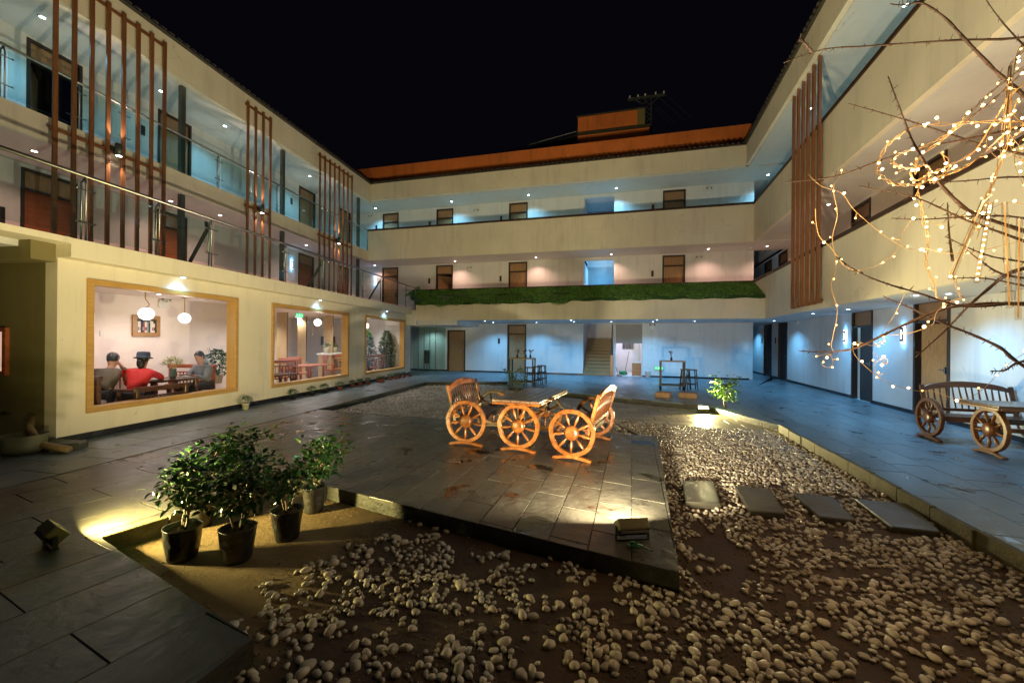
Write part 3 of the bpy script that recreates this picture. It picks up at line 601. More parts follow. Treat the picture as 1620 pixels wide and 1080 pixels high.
# slat screens with an up-and-down wall lamp
def slat_screen(F, xs, d, z0, z1, zr, label, lampx=None, lp=0, w_=.038, dp=.022):
    r = empty('slat_screen', M=Matrix.Translation(F.w(xs[0], d, 0)) @ Matrix.Rotation(F.ang, 4, 'Z'), label=label, cat='slat screen', group='tall brown slat screens on the facades')
    L_ = xs[-1]-xs[0]
    sm = MB().box(-w_, w_, -dp, dp, z0, z1).mesh('slat', SLAT)
    for x in xs: put('slat', sm, r, (x-xs[0], 0, 0))
    for z in zr: MB().box(-.06, L_+.06, dp, dp+.04, z-.035, z+.035).build('rail', SLAT, r)
    if lampx is not None:
        p = F.w(lampx, d-.06, lp)
        o = empty('wall_lamp', M=Matrix.Translation(p) @ Matrix.Rotation(F.ang, 4, 'Z'), label='grey up-and-down cylinder lamp on the '+label.split(' of ')[0].replace('tall ', ''), cat='wall lamp', group='up-and-down lamps on the slat screens')
        MB().lathe([(.07, -.14), (.07, .14)], (0, -.06, 0), 16).build('lamp_body', POST, o, True); MB().box(-.11, .11, .0, .05, -.06, .06).build('bracket', DARK, o)
        for k in (-1, 1):
            MB().lathe([(.055, k*.141), (.001, k*.143)], (0, -.06, 0), 14).build('lamp_lens', LAMP2, o)
            lamp('screen_lamp', 'SPOT', F.w(lampx, d-.12, lp+k*.17), 60, (1, .78, .62), None, .03, R(75), .5, aim=(F.n.x*.16, F.n.y*.16, k))
    return r
def xs_of(F, L_, d, n=None): return [F.at(u, v, d)[0] for u, v in L_]
tops = [(93, 0), (125, 0), (153.7, 12), (179, 28), (202, 45.7), (225, 60), (246, 74), (265.6, 88)]
a, b = FU.at(95, 0, -.2)[0], FU.at(265.6, 88, -.2)[0]
a2, b2 = FU.at(80, 220, -.2)[0], FU.at(254, 280, -.2)[0]
a, b = (a+a2)/2, (b+b2)/2
slat_screen(FU, [a+(b-a)*i/7 for i in range(8)], -.2, 3.15, 9.4, [9.3, 5.98], 'widest and nearest slat screen of the left facade, eight slats', a+(b-a)*3.45/7, 6.02)
a, b = FU.at(396, 180, -.2)[0], FU.at(431, 205, -.2)[0]; a2, b2 = FU.at(388, 330, -.2)[0], FU.at(424, 345, -.2)[0]; a, b = (a+a2)/2, (b+b2)/2
slat_screen(FU, [a+(b-a)*i/3 for i in range(4)], -.2, 3.15, 9.4, [9.3, 5.98], 'narrow four-slat screen in the middle of the left facade', a+(b-a)*1.5/3, 6.02, .035)
a, b = FU.at(509, 252, -.2)[0], FU.at(558.5, 287, -.2)[0]; a2, b2 = FU.at(503, 375, -.2)[0], FU.at(554.6, 392, -.2)[0]; a, b = (a+a2)/2, (b+b2)/2
slat_screen(FU, [a+(b-a)*i/7 for i in range(8)], -.2, 3.15, 9.4, [9.3, 5.98], 'farthest eight-slat screen of the left facade, near the back corner', a+(b-a)*3.5/7, 6.02, .035)
slat_screen(FR, [4.9+1.72*i/5 for i in range(6)], -.16, 2.62, 9.02, [8.99, 2.66], 'six-slat screen hanging on the right wing behind the branches', w_=.052, dp=.03)

# ---- restaurant: wall with three window openings, fascia, skirting, room behind
wins = [(.36, 3.23, .40, 2.54), (4.26, 7.80, .35, 2.53), (8.86, 12.36, .32, 2.53)]
wall_holes(0, 13.05, -.2, 2.79, 0, .22, wins, 'wall', WALL, LW)
MB().box(-.02, 13.3, -.28, .22, 2.79, 3.08).build('roof_fascia', WALL, LW, bevel=.006); MB().box(-3.4, -.02, -.28, .22, 2.99, 3.08).build('roof_fascia', WALL, LW)
MB().box(-3.4, 13.05, .22, 9.0, 2.90, 3.08).build('roof_slab', CEIL, LW); 
MB().box(.01, 13.04, -.014, -.001, 0, .10).build('skirting', SKIRT, LW)
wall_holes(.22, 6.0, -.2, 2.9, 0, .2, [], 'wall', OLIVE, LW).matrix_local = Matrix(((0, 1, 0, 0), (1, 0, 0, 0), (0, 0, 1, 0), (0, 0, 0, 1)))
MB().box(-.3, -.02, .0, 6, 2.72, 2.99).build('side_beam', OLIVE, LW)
MB().box(13.0, 13.05, .22, 5.7, 0, 2.9).build('wall', WALLC, LW)
for i, (a, b, c, d_) in enumerate(wins):
    o = MB(); t = .09; y0, y1 = -.035, .20
    o.box(a, a+t, y0, y1, c, d_); o.box(b-t, b, y0, y1, c, d_); o.box(a+t, b-t, y0, y1, d_-t, d_); o.box(a+t, b-t, y0, y1, c, c+t)
    o = o.build('window', WINW, LW, bevel=.006); m_ = (a+b)/2
    m_ = a+(b-a)*(.62 if i == 0 else .5)
    MB().box(a+t, m_-.004, .09, .10, c+t, d_-t).build('pane', GLASS, o); MB().box(m_+.004, b-t, .09, .10, c+t, d_-t).build('pane', GLASS, o)
RMW = plaster('room_wall', (.80, .72, .68), .04)
MB().box(.2, 6.1, 2.7, 2.8, 0, 2.62).build('room_wall', RMW, LW)
MB().box(.2, 13.0, 5.6, 5.7, 0, 2.62).build('room_wall', RMW, LW)
MB().box(.2, 13.0, .222, 5.6, 2.60, 2.64).build('room_ceiling', RMW, LW)
MB().box(.2, 13.0, .222, 5.6, -.02, .012).build('room_floor', surf('room_floor', (.10, .08, .07), .25, .2), LW)
ft = MB().box(-.298, .298, -.298, .298, 0, .006).mesh('floor_tile', surf('room_tile', (.30, .24, .20), .2, .2, rnd=.1))
for i in range(21):
    for j in range(8): put('floor_tile', ft, LW, (.5+i*.6, .54+j*.6, .013))
for i, (x, y, pw) in enumerate([(1.2, 1.2, 78), (2.8, 1.6, 78), (5.2, 1.4, 70), (7.4, 1.4, 150), (9.8, 1.4, 150), (11.8, 1.2, 90), (7.6, 4.0, 260), (10.6, 4.0, 340)]):  # lamps behind the second window are added to brighten the dim room
    o = put('downlight', ring_me, LW, (x, y, 2.599)); put('lens', lens_me['2'], o, (0, 0, 0))
    lamp('room_and_fill_lamp', 'SPOT', (x, y, 2.5), pw, (1, .80, .72) if i < 2 else (1, .9, .82), LW, .06, R(150), .8)
for u, v in [(291, 438), (508, 474), (617, 491.5)]:
    x, y, z = FL.zray(u, v, 2.79); downlight(LW, x, -.13, 2.79, '1', 14, .02)
# olive side wall window left of the corner
side = empty('side_window', M=Matrix.Translation(FL.w(0, 0, 0)) @ Matrix.Rotation(FL.ang+R(90), 4, 'Z'), label='small lit window with a dark frame in the shaded olive wall at the far left', cat='window')
so = MB()
for a, b, c, d_ in ((.89, .95, 1.02, 1.74), (1.9, 1.96, 1.02, 1.74)): so.box(a, b, .0, .05, c, d_)
so.box(.95, 1.9, 0, .05, 1.02, 1.08).box(.95, 1.9, 0, .05, 1.68, 1.74); so.build('frame', REDW, side)
MB().box(.95, 1.9, .002, .012, 1.08, 1.68).build('lit_pane', emit('pink_room', (.95, .55, .45), .55, False), side)
lf = MB()
for k in range(9):
    a = R(20+k*17); lf.quad((1.03, .03, 1.12), (1.03+.03*math.cos(a)-.01, .03, 1.12+.2*math.sin(a)*.6), (1.03+.09*math.cos(a), .03, 1.12+.22*math.sin(a)))
lf.build('plant_silhouette', LEAF3, side)
# ------------------------------------------------------------------ ground
def g2(u, v, z=0): p = G(u, v, z); return (p.x, p.y)
soil = tag(MB().box(-150, 150, -60, 260, -.6, -.17).build('soil_ground', SOIL), kind='structure')
def clip(poly, tile):                    # polygon clipped by a convex counter-clockwise tile
    out = poly
    for i in range(len(tile)):
        a, b = tile[i], tile[(i+1) % len(tile)]; ex, ey = b[0]-a[0], b[1]-a[1]; inp = out; out = []
        if not inp: return []
        side = lambda p: ex*(p[1]-a[1])-ey*(p[0]-a[0])
        for k in range(len(inp)):
            p, q = inp[k], inp[(k+1) % len(inp)]; sp, sq = side(p), side(q)
            if sp >= 0: out.append(p)
            if sp*sq < 0: t = sp/(sp-sq); out.append((p[0]+(q[0]-p[0])*t, p[1]+(q[1]-p[1])*t))
    return out
def area(p): return .5*sum(p[i][0]*p[(i+1) % len(p)][1]-p[(i+1) % len(p)][0]*p[i][1] for i in range(len(p)))
def inside(p, poly):
    c = False; n = len(poly); j = n-1
    for i in range(n):
        xi, yi = poly[i]; xj, yj = poly[j]
        if (yi > p[1]) != (yj > p[1]) and p[0] < (xj-xi)*(p[1]-yi)/(yj-yi)+xi: c = not c
        j = i
    return c
slab_cache = {}
def pave(par, poly, org, Dv, Ev, ln, wd, gap, z, m, th=.035, name='paving_slab', jit=.0012, off=.5, limit=300, far_name='paving_slabs'):
    if area(poly) < 0: poly = poly[::-1]
    det = Dv[0]*Ev[1]-Dv[1]*Ev[0]
    def ab(p): x, y = p[0]-org[0], p[1]-org[1]; return ((x*Ev[1]-y*Ev[0])/det, (Dv[0]*y-Dv[1]*x)/det)
    A = [ab(p) for p in poly]; a0, a1 = min(q[0] for q in A), max(q[0] for q in A); b0, b1 = min(q[1] for q in A), max(q[1] for q in A)
    cells = []
    for j in range(math.floor(b0/wd)-1, math.ceil(b1/wd)+1):
        sh = (j % 2)*off*ln+ (j*37 % 11)/11*.18*ln
        for i in range(math.floor((a0-sh)/ln)-1, math.ceil((a1-sh)/ln)+1):
            q = [(i*ln+sh+gap, j*wd+gap), ((i+1)*ln+sh-gap, j*wd+gap), ((i+1)*ln+sh-gap, (j+1)*wd-gap), (i*ln+sh+gap, (j+1)*wd-gap)]
            t = [(org[0]+a*Dv[0]+b*Ev[0], org[1]+a*Dv[1]+b*Ev[1]) for a, b in q]
            if area(t) < 0: t = t[::-1]
            full = all(inside(p, poly) for p in t)
            c = t if full else clip(poly, t)
            if len(c) < 3 or abs(area(c)) < .004: continue
            cx = sum(p[0] for p in c)/len(c); cyy = sum(p[1] for p in c)/len(c)
            if cyy < -.2 or abs(cx) > 1.45*cyy+1.3: continue
            cells.append((math.hypot(cx, cyy), c, full, cx, cyy))
    cells.sort(key=lambda r: r[0]); rest = MB(); key = (ln, wd, round(Dv[0], 3), round(Ev[0], 3), m.name, gap)
    for k, (d, c, full, cx, cyy) in enumerate(cells):
        dz = random.uniform(-jit, jit)
        if k >= limit: rest.prism(c, z-th, z+dz, .004); continue
        loc = [(p[0]-cx, p[1]-cyy) for p in c]
        if full:
            if key not in slab_cache: slab_cache[key] = MB().prism(loc, -th, 0, .004).mesh(name, m)
            me = slab_cache[key]
        else: me = MB().prism(loc, -th, 0, .004).mesh(name, m)
        put(name, me, par, (cx, cyy, z+dz), (random.uniform(-.002, .002), random.uniform(-.002, .002), 0))
    if rest.v: tag(rest.build(far_name, m, par), kind='stuff')
    return len(cells)

Cc = g2(1075, 905); K = g2(435, 748); P1 = g2(265, 817); P0 = g2(157, 849); P3 = g2(401, 1008)
gr = [g2(0, 765), g2(360, 683), g2(512.8, 644), g2(674, 604)]
pb1, pb2, pb3 = g2(504, 647), g2(707, 662.5), g2(1040, 690)
Dd = (.29, .957); Ed = (-.896, .443)
def wallL(y): p = FL.w((y-5.95)/math.cos(R(8.8)), -.001); return (p.x, p.y)
gdir = ((gr[3][0]-gr[1][0]), (gr[3][1]-gr[1][1])); gl_ = math.hypot(*gdir); gdir = (gdir[0]/gl_, gdir[1]/gl_)
def groove(y, o=0): t = (y-gr[1][1])/gdir[1]; return (gr[1][0]+gdir[0]*t+o, y)
# solid stone bodies under the paving (their faces show as the step down into the beds)
plat_poly = [Cc, K, g2(504, 765), ]
platform = [Cc, g2(505, 765), K, groove(5.2, .01), groove(pb1[1], .01), pb1, pb2, pb3]
leftpav = [K, P1, P0, P3, (P3[0]-.9, P3[1]-3.0), (-9, -.86), (-9.5, 5.0), groove(5.2, .01)]
leftpav = [K, P1, P0, P3, (P3[0]-.9, P3[1]-3.0), (-12, -.86), (-12, 3.5), groove(3.5, .01), groove(5.2, .01)]
walk = [groove(3.5, -.03), groove(22, -.03), (-6.5, 22), wallL(18), wallL(5.95), (-6.9, 5.9), (-14, 7), (-14, 3.5)]
t1, t2, t3 = g2(803, 603), g2(806, 612), g2(1112, 640)
terr = [groove(15.4, -.028), t1, t2, t3, (5.6, 10.2), (6.2, 13), (9.2, 15), (18, 26), (-8, 26), groove(22, -.028)]
cu1, cu2 = g2(1240, 674), g2(1620, 875)
cdir = ((cu2[0]-cu1[0]), (cu2[1]-cu1[1])); cl = math.hypot(*cdir); cdir = (cdir[0]/cl, cdir[1]/cl)
cend = (cu1[0]+cdir[0]*8.5, cu1[1]+cdir[1]*8.5)
rwalk = [t3, cu1, cend, (15, -1), (19, 26), (9.2, 15.002), (6.2, 13.002), (5.6, 10.202)]
tp1, tp2 = g2(895, 630), g2(1020, 659)
path = [t2, (t2[0]+.1, t2[1]-.9), tp1, g2(955, 651), tp2, cu1, t3]
path = [g2(870, 619), g2(880, 630), g2(950, 650), tp2, cu1, t3]
def body(name, poly, z1, m, z0=-.3):
    o = MB().prism(poly, z0, z1).build(name, m); return tag(o, kind='structure')
def tri_body(name, poly, z1, m): return body(name, poly, z1, m)
pf = body('courtyard_platform', platform, -.010, BODY); lp_ = body('left_paving', leftpav, -.010, BODY); wk = body('side_walkway', walk, -.011, BODY)
te = body('rear_terrace', terr, -.010, BODY); rw_ = body('right_walkway', rwalk, -.011, BODY); pa = body('garden_path', path, -.158, BODY)
print('slabs', pave(pf, platform, Cc, Dd, Ed, .62, .327, .0035, 0, SLATE))
print('left', pave(lp_, leftpav, P3, (.43, .903), (-.903, .43), .95, .46, .003, 0, SLATE2, limit=120))
print('walk', pave(wk, walk, groove(3.5, -.03), gdir, (-gdir[1], gdir[0]), .6, .62, .003, 0, WALKS, limit=150))
print('terr', pave(te, terr, t1, (.967, -.255), (.255, .967), .9, .6, .003, 0, WALKS, limit=200))
print('rwalk', pave(rw_, rwalk, cu1, cdir, (-cdir[1], cdir[0]), .9, .45, .003, 0, WALKS, limit=280))
print('path', pave(pa, path, tp2, (.98, -.2), (.2, .98), .5, .38, .004, -.132, TAN, limit=100))
# curbs: mossy rim on the right of the gravel bed, low rims elsewhere
def strip(name, pts, w_, z0, z1, m, parent=None, seg=.8, wob=.008):
    k = empty(name, kind='structure') if parent is None else parent; sg = []
    for i in range(len(pts)-1):
        a, b = Vector((*pts[i], 0)), Vector((*pts[i+1], 0)); L_ = (b-a).length; n = max(1, round(L_/seg)); d = (b-a).normalized(); q = Vector((-d.y, d.x, 0))
        for j in range(n):
            c = a+d*(L_*(j+.5)/n)+q*random.uniform(-wob, wob); zz = z1+random.uniform(-wob, wob)
            o = MB().obox((c.x, c.y, (z0+zz)/2), d*(L_/n/2-.004), q*w_/2, (0, 0, (zz-z0)/2)).build('curb_stone', m, k, bevel=.006)
    return k
strip('garden_curb', [(cu1[0]-.03, cu1[1]+.05), (cend[0]-.05, cend[1])], .06, -.2, .022, CURB, seg=.5, wob=.011)
pitc = strip('pit_curb', [K, P1, P0], .05, -.2, .004, CURB, wob=.002)
strip('groove_curb', [groove(6.2, -.01), groove(15.3, -.01)], .035, -.2, .006, BODY, wob=.003)
# stepping stones
for q, lab in (([(1080, 756), (1128, 758), (1140, 794), (1085, 790)], 'leftmost rectangular stepping stone among the pebbles, beside the platform edge'), ([(1162, 764), (1219, 770), (1242, 808), (1187, 803)], 'second stepping stone from the platform, laid askew in pebbles'), ([(1256, 775), (1317, 782), (1354, 819), (1297, 813)], 'third stepping stone from the platform, with a small puddle on it'), ([(1352, 785), (1439, 793), (1488, 837), (1411, 829)], 'largest stepping stone, nearest the mossy right curb')):
    ps_ = [g2(u, v, -.07) for u, v in q]; cx = sum(p[0] for p in ps_)/4; cyy = sum(p[1] for p in ps_)/4
    o = MB().prism([(p[0]-cx, p[1]-cyy) for p in ps_], -.06, 0, .010).build('stepping_stone', SLATE2); o.location = (cx, cyy, -.088); tag(o, lab, 'stepping stone', 'stepping stones in the pebble bed')
# sand sheet with soft relief
def relief(x, y, n=Vector):
    from mathutils import noise
    return noise.noise(Vector((x*1.1, y*1.1, 0)))*.022+noise.noise(Vector((x*4, y*4, 3)))*.010+noise.noise(Vector((x*11, y*11, 7)))*.006
def sheet(name, x0, x1, y0, y1, step, z, m, amp=1.0):
    nx = int((x1-x0)/step); ny = int((y1-y0)/step); b = MB()
    for j in range(ny+1):
        for i in range(nx+1):
            x = x0+i*step; y = y0+j*step; b.v.append((x, y, z+relief(x, y)*amp))
    for j in range(ny):
        for i in range(nx): a = j*(nx+1)+i; b.f.append((a, a+1, a+nx+2, a+nx+1))
    return tag(b.build(name, m, None, True), kind='structure')
bed_poly = [P3, P0, P1, K, g2(505, 765), Cc, pb3, g2(955, 651), tp2, cu1, cend, (P3[0]-.9, P3[1]-3.0)]
m_, n_, l_, b_ = newmat('bed_soil')
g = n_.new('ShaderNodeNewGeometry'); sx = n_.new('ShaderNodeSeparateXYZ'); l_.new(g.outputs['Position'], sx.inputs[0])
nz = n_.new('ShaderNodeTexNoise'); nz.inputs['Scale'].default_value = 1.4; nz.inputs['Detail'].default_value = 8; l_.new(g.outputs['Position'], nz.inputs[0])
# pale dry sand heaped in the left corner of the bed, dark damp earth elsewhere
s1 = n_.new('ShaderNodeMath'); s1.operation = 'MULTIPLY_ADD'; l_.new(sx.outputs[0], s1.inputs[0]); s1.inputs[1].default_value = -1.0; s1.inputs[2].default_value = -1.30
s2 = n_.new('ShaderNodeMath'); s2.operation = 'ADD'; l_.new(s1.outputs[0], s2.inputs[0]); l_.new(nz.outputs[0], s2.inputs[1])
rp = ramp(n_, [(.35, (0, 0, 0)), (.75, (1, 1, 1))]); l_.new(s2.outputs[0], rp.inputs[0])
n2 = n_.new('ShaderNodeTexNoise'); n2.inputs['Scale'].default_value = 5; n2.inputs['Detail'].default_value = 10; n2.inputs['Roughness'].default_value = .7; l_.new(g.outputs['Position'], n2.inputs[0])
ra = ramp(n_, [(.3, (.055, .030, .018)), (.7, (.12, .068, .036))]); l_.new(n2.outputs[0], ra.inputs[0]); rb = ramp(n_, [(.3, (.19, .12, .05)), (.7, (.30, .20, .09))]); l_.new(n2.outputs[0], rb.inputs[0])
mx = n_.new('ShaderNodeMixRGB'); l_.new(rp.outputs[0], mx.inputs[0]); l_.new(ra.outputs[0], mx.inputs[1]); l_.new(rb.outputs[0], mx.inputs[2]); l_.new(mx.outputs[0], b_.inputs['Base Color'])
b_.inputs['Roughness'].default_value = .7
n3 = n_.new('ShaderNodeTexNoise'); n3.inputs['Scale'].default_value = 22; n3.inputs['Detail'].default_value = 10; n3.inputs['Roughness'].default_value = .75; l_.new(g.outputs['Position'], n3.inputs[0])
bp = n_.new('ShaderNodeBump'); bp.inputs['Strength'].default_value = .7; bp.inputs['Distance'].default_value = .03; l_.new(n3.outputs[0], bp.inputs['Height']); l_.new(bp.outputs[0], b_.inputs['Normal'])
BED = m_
bedz = -.145
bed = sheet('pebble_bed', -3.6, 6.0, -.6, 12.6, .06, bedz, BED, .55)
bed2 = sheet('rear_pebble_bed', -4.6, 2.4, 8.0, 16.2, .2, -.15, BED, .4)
rear_poly = [groove(pb1[1]+.1, .02), groove(15.3, .02), t1, t2, g2(862, 617), g2(893, 631), g2(955, 651), g2(1020, 689), pb3, pb2, pb1]
# pebbles
def pebble_mesh(seed, sub):
    import bmesh
    rnd = random.Random(seed); bm = bmesh.new(); bmesh.ops.create_icosphere(bm, subdivisions=sub, radius=1)
    ph = [rnd.uniform(0, 6.28) for _ in range(6)]; sx_, sy_, sz_ = 1, rnd.uniform(.62, .88), rnd.uniform(.48, .7)
    for v in bm.verts:
        c = v.co; k = 1+.18*math.sin(2.1*c.x+ph[0])*math.cos(1.9*c.y+ph[1])+.14*math.sin(2.6*c.z+ph[2]+c.x*2)+.09*math.sin(4.2*c.x+ph[3])*math.sin(3.7*c.y+ph[4])
        c.x *= k*sx_; c.y *= k*sy_; c.z *= k*sz_
    me = bpy.data.meshes.new('pebble'); bm.to_mesh(me); bm.free(); me.materials.append(PEB); me.polygons.foreach_set('use_smooth', [True]*len(me.polygons)); return me
near_me = [pebble_mesh(i, 2) for i in range(12)]; far_me = [pebble_mesh(i, 1) for i in range(12)]
far_np = []
for me in far_me:
    co = np.zeros(len(me.vertices)*3); me.vertices.foreach_get('co', co); fi = np.zeros(len(me.polygons)*3, int); me.polygons.foreach_get('vertices', fi); far_np.append((co.reshape(-1, 3), fi.reshape(-1, 3)))
def joined(items, name, parent):
    V = []; Fc = []; n = 0
    for x, y, z, r, rot, tilt, sc, k in items:
        co, fi = far_np[k]; ca, sa = math.cos(rot), math.sin(rot); p = co*sc
        tx = math.sin(tilt); ty = math.cos(tilt); p = np.stack([p[:, 0]*ty+p[:, 2]*tx, p[:, 1], -p[:, 0]*tx+p[:, 2]*ty], 1)
        q = np.stack([p[:, 0]*ca-p[:, 1]*sa+x, p[:, 0]*sa+p[:, 1]*ca+y, p[:, 2]+z], 1); V.append(q); Fc.append(fi+n); n += len(co)
    V = np.concatenate(V); Fc = np.concatenate(Fc)
    me = bpy.data.meshes.new(name); me.vertices.add(len(V)); me.vertices.foreach_set('co', V.ravel()); me.loops.add(Fc.size); me.loops.foreach_set('vertex_index', Fc.ravel().astype(np.int32))
    me.polygons.add(len(Fc)); me.polygons.foreach_set('loop_start', np.arange(0, Fc.size, 3, dtype=np.int32)); me.polygons.foreach_set('loop_total', np.full(len(Fc), 3, dtype=np.int32))
    me.polygons.foreach_set('use_smooth', [True]*len(Fc)); me.update(); me.validate(); me.materials.append(PEBF)
    return tag(put(name, me, parent), kind='stuff')
# joined pebbles vary their tone stone by stone through a cell pattern in place of the object random
PEBF, n_, l_, b_ = newmat('river_pebbles'); g = n_.new('ShaderNodeNewGeometry')
vo = n_.new('ShaderNodeTexVoronoi'); vo.inputs['Scale'].default_value = 9; l_.new(g.outputs['Position'], vo.inputs[0])
sp = n_.new('ShaderNodeSeparateColor'); l_.new(vo.outputs['Color'], sp.inputs[0])
rr = ramp(n_, [(0, (.44, .37, .29)), (.5, (.66, .58, .48)), (1, (.80, .75, .67))]); l_.new(sp.outputs[0], rr.inputs[0]); l_.new(rr.outputs[0], b_.inputs['Base Color']); b_.inputs['Roughness'].default_value = .45
from mathutils import noise as NZ
# places where the bed lies bare: ellipses on the ground, given by where they show
bare = [(830, 862, 130, 18, 12), (1150, 865, 55, 26, 0), (1130, 930, 60, 30, 0), (990, 985, 30, 22, 0), (1240, 955, 40, 18, 0), (330, 930, 170, 60, 0), (640, 1045, 26, 14, 0), (770, 912, 36, 14, 0), (480, 800, 150, 60, 0), (1065, 985, 34, 18, 0), (1350, 905, 60, 8, 10), (1500, 1010, 40, 16, 0), (560, 1075, 40, 16, 0)]
def density(x, y):
    u, v = px((x, y, bedz))
    n = NZ.noise(Vector((x*1.5, y*1.5, 5)))*.55+NZ.noise(Vector((x*4.2, y*4.2, 9)))*.5
    for bu, bv, ru, rv, _ in bare:
        d = ((u-bu)/ru)**2+((v-bv)/rv)**2
        if d < .8+n*2.2: return .0012 if bu > 600 else 0
    if u < 660 and v < 826+(640-u)*.46+n*22: return .0
    if v < 760: return 1
    n2 = NZ.noise(Vector((x*2.3, y*2.3, 15)))*.5+NZ.noise(Vector((x*7, y*7, 9)))*.38
    lim = .30 if u < 1080 else .46
    if u < 700 and v < 1000: lim = .34
    k = (lim-n2)/.35
    return 1 if k > 1 else max(.0015, .0015*10**(2.8*max(0, min(1, k))) )
def scatter(poly, z, dens, rmin, rmax, tries, seed, cell=.05, pack=.80):
    rnd = random.Random(seed); xs = [p[0] for p in poly]; ys = [p[1] for p in poly]; grid = {}; out = []
    for _ in range(tries):
        x = rnd.uniform(min(xs), max(xs)); y = rnd.uniform(min(ys), max(ys))
        if y < 1.2 or abs(x/y) > 1.42 or not inside((x, y), poly): continue
        if rnd.random() > dens(x, y): continue
        r = rnd.uniform(rmin, rmax)*(1.25 if rnd.random() < .08 else 1); gx, gy = int(x/.08), int(y/.08); ok = True
        for i in range(gx-2, gx+3):
            for j in range(gy-2, gy+3):
                for (a, b, c) in grid.get((i, j), ()):
                    if (a-x)**2+(b-y)**2 < ((c+r)*pack)**2: ok = False; break
                if not ok: break
            if not ok: break
        if not ok: continue
        grid.setdefault((gx, gy), []).append((x, y, r))
        out.append((x, y, z+relief(x, y)*.5+r*.27+rnd.uniform(0, .006), r, rnd.uniform(0, 6.28), rnd.uniform(-.35, .35), r*1.12, rnd.randrange(12)))
    return out
front = scatter(bed_poly, bedz, density, .015, .034, 420000, 3, pack=.80)
thin = random.Random(17)
front = [p for p in front if px(p[:3])[1] < 780 or thin.random() > .10+.45*(NZ.noise(Vector((p[0]*5, p[1]*5, 31)))*.9+.35)]
# keep clear of stepping stones
stones = [[g2(u, v, -.07) for u, v in q] for q in ([(1080, 756), (1128, 758), (1140, 794), (1085, 790)], [(1162, 764), (1219, 770), (1242, 808), (1187, 803)], [(1256, 775), (1317, 782), (1354, 819), (1297, 813)], [(1352, 785), (1439, 793), (1488, 837), (1411, 829)])]
front = [p for p in front if not any(inside(p[:2], s_) for s_ in stones)]
def vis(p): u, v = px(p[:3]); return -20 < u < 1640 and v < 1100
front = [p for p in front if vis(p)]
front.sort(key=lambda p: -p[3]/p[1])
print('front pebbles', len(front))
for p in front[:300]: put('pebble', near_me[p[7]], bed, (p[0], p[1], p[2]), (0, p[5], p[4]), (p[6],)*3)
joined(front[300:], 'pebbles', bed)
# grit and chips lying between the pebbles
gr_ = random.Random(77); grit = []
while len(grit) < 5200:
    x = gr_.uniform(-3.3, 4.6); y = gr_.uniform(1.3, 5.5)
    if not inside((x, y), bed_poly) or abs(x/y) > 1.4: continue
    if NZ.noise(Vector((x*2, y*2, 44)))+gr_.uniform(-.35, .35) < (.12 if x > -1.4 else .35): continue
    r = gr_.uniform(.003, .011)*(.8 if gr_.random() < .7 else 1.2); grit.append((x, y, bedz+relief(x, y)*.55+r*.3, r, gr_.uniform(0, 6.28), gr_.uniform(-.5, .5), r, gr_.randrange(12)))
gj = joined(grit, 'grit', bed); gj.data.materials[0] = surf('brown_grit', (.20, .15, .10), .8, .6, 40, 0)
rear = scatter(rear_poly, -.145, lambda x, y: .97 if NZ.noise(Vector((x*.9, y*1.6, 2))) < .34 else .25, .028, .050, 90000, 5, pack=.7)
print('rear pebbles', len(rear)); joined(rear, 'pebbles', bed2)
# ------------------------------------------------------------------ floodlights (the fittings that light the court)
def floodlight(x, y, z, rz, label, power, tilt=35, color=FLOOD_C, spread=R(170), lens=TUBE):
    # local +y is the way the lamp shines
    t = empty('floodlight', (x, y, z), rz, label, 'floodlight')
    b = MB(); n = 8
    a0 = R(tilt); ay = Vector((0, math.cos(a0), math.sin(a0))); az = Vector((0, -math.sin(a0), math.cos(a0))); c = Vector((0, 0, .095))
    b.obox(c-ay*.015, (.125, 0, 0), ay*.012, az*.055)
    b.obox(c+az*.052+ay*.02, (.125, 0, 0), ay*.04, az*.006); b.obox(c-az*.052+ay*.02, (.125, 0, 0), ay*.04, az*.006)
    for k in (-1, 1): b.obox(c+Vector((k*.122, 0, 0))+ay*.02, (.005, 0, 0), ay*.04, az*.054)
    hs = b.build('housing', surf('olive_housing', (.16, .14, .06), .4, .2), t, bevel=.004)
    f = MB()
    for i in range(9): f.obox(c-ay*.038+az*(-.044+i*.011), (.115, 0, 0), ay*.012, az*.002)
    f.build('cooling_fins', DARK, hs)
    MB().obox(c+ay*.052, (.116, 0, 0), ay*.002, az*.046).build('front_glass', GLASS, hs)
    MB().obox(c+ay*.004, (.108, 0, 0), ay*.003, az*.042).build('lamp_panel', lens, hs)
    k = MB()
    for s in (-1, 1): k.obox((s*.135, 0, .056), (.004, 0, 0), (0, .014, 0), (0, 0, .05))
    k.obox((0, 0, .006), (.139, 0, 0), (0, .02, 0), (0, 0, .005)); k.build('bracket', DARK, t)
    M = Matrix.Translation((x, y, z)) @ Matrix.Rotation(rz, 4, 'Z')
    p = M @ (c+ay*.062); dr = (M.to_3x3() @ ay)
    l = lamp('flood_lamp', 'AREA', p, power, color, None, .22, spread, aim=dr, sizey=.085)
    return t
pL = G(80, 862); pM = G(1000, 852); pS = G(1112, 652, -.13)
def yaw(dx, dy): return math.atan2(-dx, dy)
floodlight(pL.x, pL.y, 0, yaw(.60, 1.0), 'floodlight lying on the left paving and shining across the potted shrubs', P_FLOOD_LEFT, 40, (1, .83, .30))
floodlight(pM.x, pM.y, 0, yaw(-.10, 1.0), 'floodlight at the front corner of the stone platform, seen from behind with a green cord', P_FLOOD_MID, 54)
floodlight(pS.x, pS.y, -.13, yaw(-.12, -1.0), 'glaring floodlight at the foot of the small shrub by the path', P_FLOOD_SHRUB, 48, (1, .85, .4), lens=HOT)
